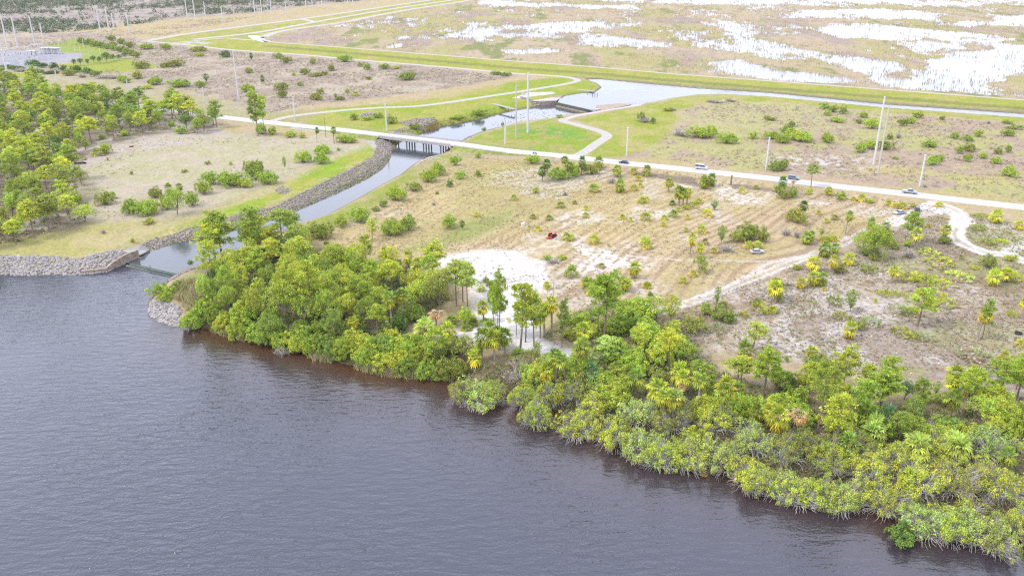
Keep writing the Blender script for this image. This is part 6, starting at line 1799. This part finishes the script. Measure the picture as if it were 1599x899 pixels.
def clumps(mb, r, x, y, z, per, w, h, leaf, cols):
    """low leafy clumps"""
    n = len(x); k = n * per
    d = rand_dir(r, k); d[:, 2] = np.abs(d[:, 2])
    W = np.repeat(np.broadcast_to(np.asarray(w), (n,)), per); H = np.repeat(np.broadcast_to(np.asarray(h), (n,)), per)
    rad = r.uniform(0.6, 1.0, k)
    p = np.stack([np.repeat(x, per) + d[:, 0] * W / 2 * rad, np.repeat(y, per) + d[:, 1] * W / 2 * rad, np.repeat(z, per) + d[:, 2] * H * rad], 1)
    cols = np.asarray(cols); ci = cols[r.integers(len(cols), size=n)] * r.uniform(0.75, 1.25, (n, 1))
    cc = np.repeat(ci, per, 0) * r.uniform(0.65, 1.35, (k, 1))
    leaf_quads(mb, r, p, unit(d + np.array([0, 0, 0.4]) + 0.5 * rand_dir(r, k)), np.asarray(leaf) * r.uniform(0.7, 1.3, k), 0.55, cc)


G1, G2, G3, G4 = (0.10, 0.15, 0.04), (0.16, 0.19, 0.05), (0.07, 0.11, 0.04), (0.20, 0.21, 0.07)
T1, T2, T3 = (0.26, 0.21, 0.12), (0.30, 0.25, 0.16), (0.22, 0.16, 0.11)
# far woods
mb = MB()
WOODS = [(-90,58),(0,53),(40,53),(100,51),(150,46),(200,41),(240,35),(260,29),(300,23),(330,24),(400,19),(440,14),(480,9),(520,6),(560,2),(600,-5),(680,-16),(700,-24),(-90,-24)]
q, z, r = scatter(WOODS, 9000, 801, 0, lambda x, y: np.clip((fbm(x * 0.012, y * 0.012, 3, 77) - 0.33) * 4, 0.05, 1))
clumps(mb, r, q[:, 0], q[:, 1], z, 16, r.uniform(5, 10, len(q)), r.uniform(3.5, 7.5, len(q)), 1.1, [(0.075, 0.12, 0.055), (0.095, 0.135, 0.055), (0.06, 0.105, 0.055), (0.12, 0.13, 0.07), (0.20, 0.165, 0.135)])
tag(mb.build('far_woods', STUFF_LEAF), 'dense low grey green woods far off beyond the substation', kind='stuff')
# dry brush of the northern scrubs
mb = MB()
for poly, n, sd0 in (([(140,118),(170,108),(420,178),(470,166),(560,155),(690,140),(800,120),(700,108),(550,96),(400,84),(330,80),(250,70),(180,90),(260,110)], 3400, 811),
                     ([(1000,245),(1050,205),(1070,172),(1130,162),(1200,162),(1380,178),(1599,196),(1700,205),(1700,322),(1599,308),(1300,276),(1100,256)], 1300, 812),
                     ([(-100,112),(0,56),(60,58),(200,44),(300,32),(400,26),(240,60),(200,90),(100,72),(0,78)], 1500, 813)):
    q, z, r = scatter(poly, n, sd0, 0, lambda x, y: np.clip((fbm(x * 0.03, y * 0.03, 3, 78) - 0.36) * 5, 0.02, 1))
    clumps(mb, r, q[:, 0], q[:, 1], z, 10, r.uniform(1.2, 3.5, len(q)), r.uniform(0.5, 1.5, len(q)), 0.34, [(0.29, 0.225, 0.175), (0.34, 0.27, 0.20), (0.25, 0.20, 0.155), (0.28, 0.27, 0.11), (0.26, 0.22, 0.19)])
tag(mb.build('dry_brush', STUFF_LEAF), 'low brown and mauve dry brush covering the northern scrub', kind='stuff')
# reed beds
mb = MB()
RB = [(415,64),(500,71),(600,79),(700,87),(800,95),(925,104),(1050,115),(1200,126),(1375,139),(1599,156),(1720,166),(1720,-4),(760,-4),(700,8),(575,29),(540,36),(450,49)]
def reed_d(x, y):
    w = marsh_wet(x, y)
    return np.clip(np.exp(-((w - 0.40) / 0.16) ** 2) + 0.10 * (w < 0.3) + 0.14 * ((w > .6) & (w < .95)) + 0.03 * (w >= .95), 0, 1)
q, z, r = scatter(RB, 16000, 821, 0, reed_d)
wv = marsh_wet(q[:, 0], q[:, 1]); zz_ = np.where(wv > 0.40, Z_MARSH - 0.1, 0.0)
blades(mb, r, q[:, 0], q[:, 1], zz_, 4, 1.7, 0.45, 1.4, [(0.40, 0.33, 0.20), (0.44, 0.36, 0.24), (0.36, 0.29, 0.19), (0.33, 0.32, 0.12), (0.40, 0.31, 0.22)], 0.15)
tag(mb.build('reed_bed', STUFF_LEAF), 'tan reeds standing in and around the marsh water', kind='stuff')
# litter, low tufts and lichens in the eastern scrub
mb = MB()
q, z, r = scatter([(1050,492),(1150,450),(1275,402),(1380,367),(1450,338),(1640,350),(1640,640),(1400,590),(1200,555),(1080,560)], 9000, 831, 0, lambda x, y: np.clip((fbm(x * 0.06, y * 0.06, 3, 79) - 0.3) * 4, 0.1, 1))
clumps(mb, r, q[:, 0], q[:, 1], z, 5, r.uniform(0.4, 1.3, len(q)), r.uniform(0.12, 0.45, len(q)), 0.20, [(0.25, 0.185, 0.13), (0.22, 0.165, 0.12), (0.36, 0.32, 0.285), (0.27, 0.21, 0.155), (0.37, 0.33, 0.30), (0.22, 0.21, 0.09)])
tag(mb.build('scrub_litter', STUFF_LEAF), 'brown tufts, dead fronds and pale lichen on the eastern scrub floor', kind='stuff')
# low green weeds
mb = MB()
for poly, n, sd0 in (([(1050,492),(1150,450),(1275,402),(1380,367),(1450,338),(1640,350),(1640,640),(1400,590),(1200,555),(1080,560)], 1500, 835), (FIELD, 900, 836), ([(960,240),(1040,200),(1120,158),(1380,174),(1620,195),(1620,320),(1300,280),(1100,258)], 1300, 837), ([(150,112),(420,178),(470,166),(690,140),(780,120),(400,84),(250,70)], 1100, 838), ([(100,270),(230,210),(480,220),(560,240),(300,330),(120,345)], 350, 839)):
    q, z, r = scatter(poly, n, sd0, 0, lambda x, y: np.clip((fbm(x * 0.04, y * 0.04, 3, 85) - 0.45) * 6, 0.02, 1))
    clumps(mb, r, q[:, 0], q[:, 1], z, 8, r.uniform(0.6, 1.9, len(q)), r.uniform(0.15, 0.7, len(q)), 0.2, [(0.17, 0.20, 0.05), (0.22, 0.24, 0.06), (0.14, 0.18, 0.045), (0.27, 0.26, 0.09)])
tag(mb.build('low_weeds', STUFF_LEAF), 'low green weeds dotted through the dry ground', kind='stuff')
# field tufts
mb = MB()
q, z, r = scatter(FIELD, 7000, 841, 0, lambda x, y: np.clip((fbm(x * 0.05, y * 0.05, 3, 80) - 0.35) * 4, 0.05, 1))
clumps(mb, r, q[:, 0], q[:, 1], z, 4, r.uniform(0.4, 1.1, len(q)), r.uniform(0.08, 0.25, len(q)), 0.18, [(0.23, 0.19, 0.09), (0.25, 0.21, 0.12), (0.19, 0.18, 0.06), (0.17, 0.13, 0.08)])
tag(mb.build('stubble_grass', STUFF_LEAF), 'short dry tufts left by the mower in the field', kind='stuff')
# undergrowth of the thickets and the west wood
mb = MB()
for poly, n, sd0, cs, leaf in (([(300,440),(330,428),(420,384),(500,398),(640,420),(690,445),(700,470),(625,520),(720,560),(712,592),(600,578),(500,552),(400,528),(335,508)], 4200, 851, [G1, G2, G3, G4, (0.15, 0.21, 0.05)], 0.24),
                               ([(880,560),(960,565),(1000,510),(1060,505),(1120,580),(1200,610),(1300,640),(1500,640),(1660,655),(1660,830),(1500,825),(1340,775),(1240,760),(1110,712),(1000,695),(900,652),(840,635),(740,605),(720,570),(800,575)], 4600, 852, [G2, G4, (0.17, 0.21, 0.05), G1, (0.22, 0.2, 0.08), T3], 0.22),
                               (WOOD, 2400, 853, [G2, G4, G1, T1, T3], 0.3), ([(840,540),(870,500),(960,470),(1000,480),(1000,520),(930,545)], 700, 854, [G2, G4, T1], 0.22)):
    q, z, r = scatter(poly, n, sd0, -0.5, (lambda x, y: np.clip((fbm(x * 0.05, y * 0.05, 3, 81) - 0.3) * 4, 0.05, 1)) if sd0 == 853 else None)
    ok = np.array([not any(inside(g_, a, c) for g_ in GAPS[1:]) for a, c in q]) & (z > -3.0)
    q, z = q[ok], z[ok]
    clumps(mb, r, q[:, 0], q[:, 1], z, 14, r.uniform(1.2, 3.0, len(q)), r.uniform(0.5, 1.7, len(q)), leaf, cs)
tag(mb.build('undergrowth', STUFF_LEAF), 'tangled green undergrowth below the thicket and wood canopies', kind='stuff')
# tall shore grasses
mb = MB()
for poly, n, sd0 in (([(330,512),(345,507),(370,512),(400,522),(380,529),(350,522)], 260, 861), ([(480,552),(500,544),(522,552),(515,562),(490,558)], 200, 862), ([(555,573),(570,560),(600,560),(640,565),(690,572),(712,590),(640,587),(590,582)], 700, 863), ([(262,470),(285,448),(310,452),(320,480),(300,495),(280,482)], 220, 864), ([(585,555),(620,545),(650,552),(640,572),(600,570)], 260, 865), ([(800,600),(820,570),(838,565),(842,600),(815,612)], 300, 866)):
    q, z, r = scatter(poly, n, sd0, -2.2)
    blades(mb, r, q[:, 0], q[:, 1], np.maximum(z, -3.2), 9, 2.0, 0.14, 0.35, [(0.38, 0.34, 0.15), (0.36, 0.29, 0.17), (0.28, 0.31, 0.09), (0.40, 0.35, 0.20)], 0.3)
tag(mb.build('shore_grass', STUFF_LEAF), 'tall straw coloured grass along the western lake shore', kind='stuff')
# green fringe along the canal
mb = MB()
edge = [(233,391),(270,380),(305,375),(340,365),(400,351),(457,331),(500,313),(540,295),(570,280),(595,265),(606,251),(611,239),(606,240),(590,258),(560,278),(500,308),(450,328),(390,348),(330,363),(270,376)]
q, z, r = scatter(edge, 900, 871, -2.4)
clumps(mb, r, q[:, 0], q[:, 1], z, 10, r.uniform(0.8, 2.0, len(q)), r.uniform(0.4, 1.0, len(q)), 0.2, [G1, G2, (0.14, 0.17, 0.05), T1])
q, z, r = scatter([(649,211),(685,198),(725,190),(755,184),(775,178),(772,174),(740,182),(700,190),(650,203)], 260, 872, -2.4)
clumps(mb, r, q[:, 0], q[:, 1], z, 10, r.uniform(0.8, 2.2, len(q)), r.uniform(0.4, 1.2, len(q)), 0.22, [G1, G2, (0.26, 0.19, 0.08)])
q, z, r = scatter([(660,203),(684,198),(684,193),(672,196)], 90, 873, -1.5)
blades(mb, r, q[:, 0], q[:, 1], z, 8, 1.8, 0.2, 0.5, [(0.30, 0.21, 0.09), (0.26, 0.2, 0.08)], 0.2)
tag(mb.build('bank_plants', STUFF_LEAF), 'low green plants along the canal waterline', kind='stuff')
# floating weeds below the upper weir
mb = MB()
q, z, r = scatter([(745,203),(800,180),(860,168),(905,172),(900,179),(850,186),(800,191)], 190, 881, Z_CANAL)
n = len(q); c3 = np.stack([q[:, 0], q[:, 1], np.full(n, Z_CANAL + 0.015)], 1)
leaf_quads(mb, r, c3, np.tile([0, 0, 1.0], (n, 1)), r.uniform(0.25, 0.7, n), 0.4, np.array([[0.10, 0.12, 0.09]]) * r.uniform(0.5, 1.4, (n, 1)))
tag(mb.build('floating_weeds', STUFF_LEAF), 'dark floating weeds on the canal below the upper weir', kind='stuff')
# ------------------------------------------------------------------ labels that single each plant out
LAND = [('red tractor',863,368),('white tank',817,350),('abandoned white sedan',1182,393),('parked silver sedan',1404,332),('timber stump post',1141,282),('canal track junction',912,245),('road bridge',655,217),
        ('lower weir',240,420),('wing wall',190,408),('upper weir',900,168),('black tyre',1590,520),('resting cattle',124,255),('white cow',186,248),('white barrel',30,401),('canal lawn stones',441,297),('access track junction',428,188),
        ('white sand pit',790,425),('tall sand snag',865,450),('forked sand pine',812,530),('tan dead palm',1238,290),('paired east poles',1367,262),('north scrub poles',360,160),('substation',70,92),('substation lawn masts',135,85),
        ('ditch bend',402,60),('rock point',252,488),('sand track bend',1495,355),('big round tree',1361,385),('bushy lone pine',1432,495),('flat-topped pale pine',948,545),('salmon dead palm',680,505),('bleached dead palm',1244,675),
        ('waterside mangrove',1412,838),('blue-green tree',1411,610),('domed olive tree',470,440),('close palm pair',1130,650),('golden saplings',560,415),('rusty dead palm',393,405),('gravel branch road',510,207),('lone spindly pine',1266,285),
        ('slender lone palm',1319,350),('twin-topped pine',943,505),('round-headed pine',1193,600),('canal mouth pines',345,390),('leaning canal pine',400,390),('east road pole',1436,285),('verge pole',1196,260),('triangle pole',789,222),
        ('paired canal poles',815,210),('boulder bank',60,418),('bottom right corner',1590,890),('top right levee',1560,175),('broken pasture fence',190,360),('west wood pole',202,152),('levee track loop',900,126),('shore palm',1045,655),
        ('crooked pale pine',1315,600),('east end pine',1587,650),('upper left corner',5,5),('wood left edge',5,300),('west shore tree',446,500),('young shore pine',679,570),('sand path palm',755,500),('white van',1095,262)]
NAMED = {'round shore':0}


def kind_words(k):
    return dict(P='cabbage palm', D='dead palm', Y='stemless young palm', M='palmetto clump', S='leafy shrub', K='twiggy shore shrub', G='bare dry bush', T='leafy tree', N='slash pine', B='feathery sapling', X='bare snag')[k]


def size_word(p):
    lim = dict(P=(4.5, 7.5), D=(4, 7), Y=(1.7, 2.8), M=(1.0, 1.6), S=(2.0, 3.8), K=(3.0, 4.2), G=(1.2, 2.2), T=(5, 8.5), N=(9, 13), B=(4, 8), X=(6, 12))[p['k']]
    return 'small' if p['h'] < lim[0] else ('medium' if p['h'] < lim[1] else 'large')


ORD = ['nearest', 'second nearest', 'third nearest', 'fourth nearest', 'fifth nearest', 'sixth nearest', 'seventh nearest', 'eighth nearest', 'ninth nearest', 'tenth nearest'] + ['%dth nearest' % i for i in range(11, 60)]
buckets = {}
for p in PLANTS:
    if p['label']: continue
    best = None
    for nm, lx_, ly_ in LAND:
        dx, dy = p['px'] - lx_, (p['py'] - ly_) * 1.5
        dd = math.hypot(dx, dy)
        if best is None or dd < best[0]: best = (dd, nm, dx, dy)
    dd, nm, dx, dy = best
    side = ('right of' if dx > 0 else 'left of') if abs(dx) > abs(dy) else ('in front of' if dy > 0 else 'behind')
    p['_d'] = dd; p['_rel'] = (side, nm)
    key = (size_word(p), p['t'], p['k'], side, nm)
    buckets.setdefault(key, []).append(p)
for key, lst in buckets.items():
    lst.sort(key=lambda p: p['_d'])
    sz, t, k, side, nm = key
    for i, p in enumerate(lst):
        tw = '' if k in 'GDX' else TINTWORD[t] + ' '
        rank = '' if len(lst) == 1 else ORD[i] + ' '
        lab = f"{sz} {tw}{kind_words(k)}, {rank}{side} the {nm}"
        z = p['z']
        if len(lab.split()) + len(z.split()) <= 16: lab += ' ' + z
        p['label'] = lab
for p in PLANTS:
    tag(p['obj'], p['label'], KCAT[p['k']], KGROUP[p['k']])
dupes = [x for x, n in Counter(p['label'] for p in PLANTS).items() if n > 1]
print('DUPES', dupes[:5], 'MAXWORDS', max(len(p['label'].split()) for p in PLANTS))
# ------------------------------------------------------------------ sky, sun, haze, view
world = bpy.data.worlds.new('World'); scene.world = world
world.use_nodes = True
wt = world.node_tree
bg = wt.nodes['Background']
SUN_EL, SUN_AZ = math.radians(52), math.radians(-105)     # azimuth from +Y towards +X
sk = N(wt, 'ShaderNodeTexSky', sky_type='NISHITA')
sk.sun_disc = False; sk.sun_elevation = SUN_EL; sk.sun_rotation = SUN_AZ
sk.dust_density = 2.0; sk.altitude = 0
tc = N(wt, 'ShaderNodeTexCoord')
mp = N(wt, 'ShaderNodeMapping'); mp.inputs['Scale'].default_value = (1.0, 1.0, 2.2)
no = N(wt, 'ShaderNodeTexNoise'); no.inputs['Scale'].default_value = 2.4; no.inputs['Detail'].default_value = 5.0
wt.links.new(tc.outputs['Generated'], mp.inputs['Vector']); wt.links.new(mp.outputs[0], no.inputs['Vector'])
cr = N(wt, 'ShaderNodeMapRange'); cr.inputs['From Min'].default_value = 0.35; cr.inputs['From Max'].default_value = 0.68
cr.inputs['To Min'].default_value = 0.72; cr.inputs['To Max'].default_value = 0.95
wt.links.new(no.outputs['Fac'], cr.inputs['Value'])
cl = N(wt, 'ShaderNodeMix', data_type='RGBA')
cl.inputs[7].default_value = (8.1, 8.5, 10.0, 1)
wt.links.new(cr.outputs[0], cl.inputs[0]); wt.links.new(sk.outputs[0], cl.inputs[6])
wt.links.new(cl.outputs[2], bg.inputs['Color'])
bg.inputs['Strength'].default_value = SKY_STRENGTH
sl = bpy.data.lights.new('sun', 'SUN'); sl.energy = SUN_ENERGY; sl.angle = math.radians(12); sl.color = (1.0, 0.95, 0.88)
so = bpy.data.objects.new('sun', sl); col.objects.link(so)
d_ = Vector((math.sin(SUN_AZ) * math.cos(SUN_EL), math.cos(SUN_AZ) * math.cos(SUN_EL), math.sin(SUN_EL)))
so.rotation_euler = d_.to_track_quat('Z', 'Y').to_euler()
so.location = (0, 0, 300)

if HAZE > 0:
    hb = MB()
    x0, x1 = px.min() - 50, px.max() + 50; y0, y1 = py.min() - 50, py.max() + 50
    hb.box(((x0 + x1) / 2, (y0 + y1) / 2, (CAM_H + 12 - 8) / 2), (x1 - x0, y1 - y0, CAM_H + 12 + 8))
    hm = bpy.data.materials.new('haze'); hm.use_nodes = True
    hn = hm.node_tree; hn.nodes.remove(hn.nodes['Principled BSDF'])
    pv = N(hn, 'ShaderNodeVolumePrincipled'); pv.inputs['Color'].default_value = (0.93, 0.94, 0.99, 1); pv.inputs['Density'].default_value = HAZE
    pv.inputs['Anisotropy'].default_value = 0.1
    hn.links.new(pv.outputs[0], hn.nodes['Material Output'].inputs['Volume'])
    ho = hb.build('haze', hm); tag(ho, 'thin pale haze over the whole plain', kind='stuff')

scene.view_settings.view_transform = 'Standard'
scene.view_settings.look = 'None'
scene.view_settings.exposure = EXPOSURE
scene.view_settings.gamma = 1.0
scene.view_settings.use_curve_mapping = False
scene.render.engine = 'CYCLES'
scene.cycles.use_denoising = False
scene.cycles.filter_width = 1.2
scene.cycles.max_bounces = 6
scene.cycles.diffuse_bounces = 3
scene.cycles.glossy_bounces = 3
scene.cycles.transmission_bounces = 3
scene.cycles.volume_bounces = 1
scene.cycles.transparent_max_bounces = 4
scene.cycles.sample_clamp_indirect = 4.0
scene.cycles.sample_clamp_direct = 5.0
scene.cycles.use_adaptive_sampling = True
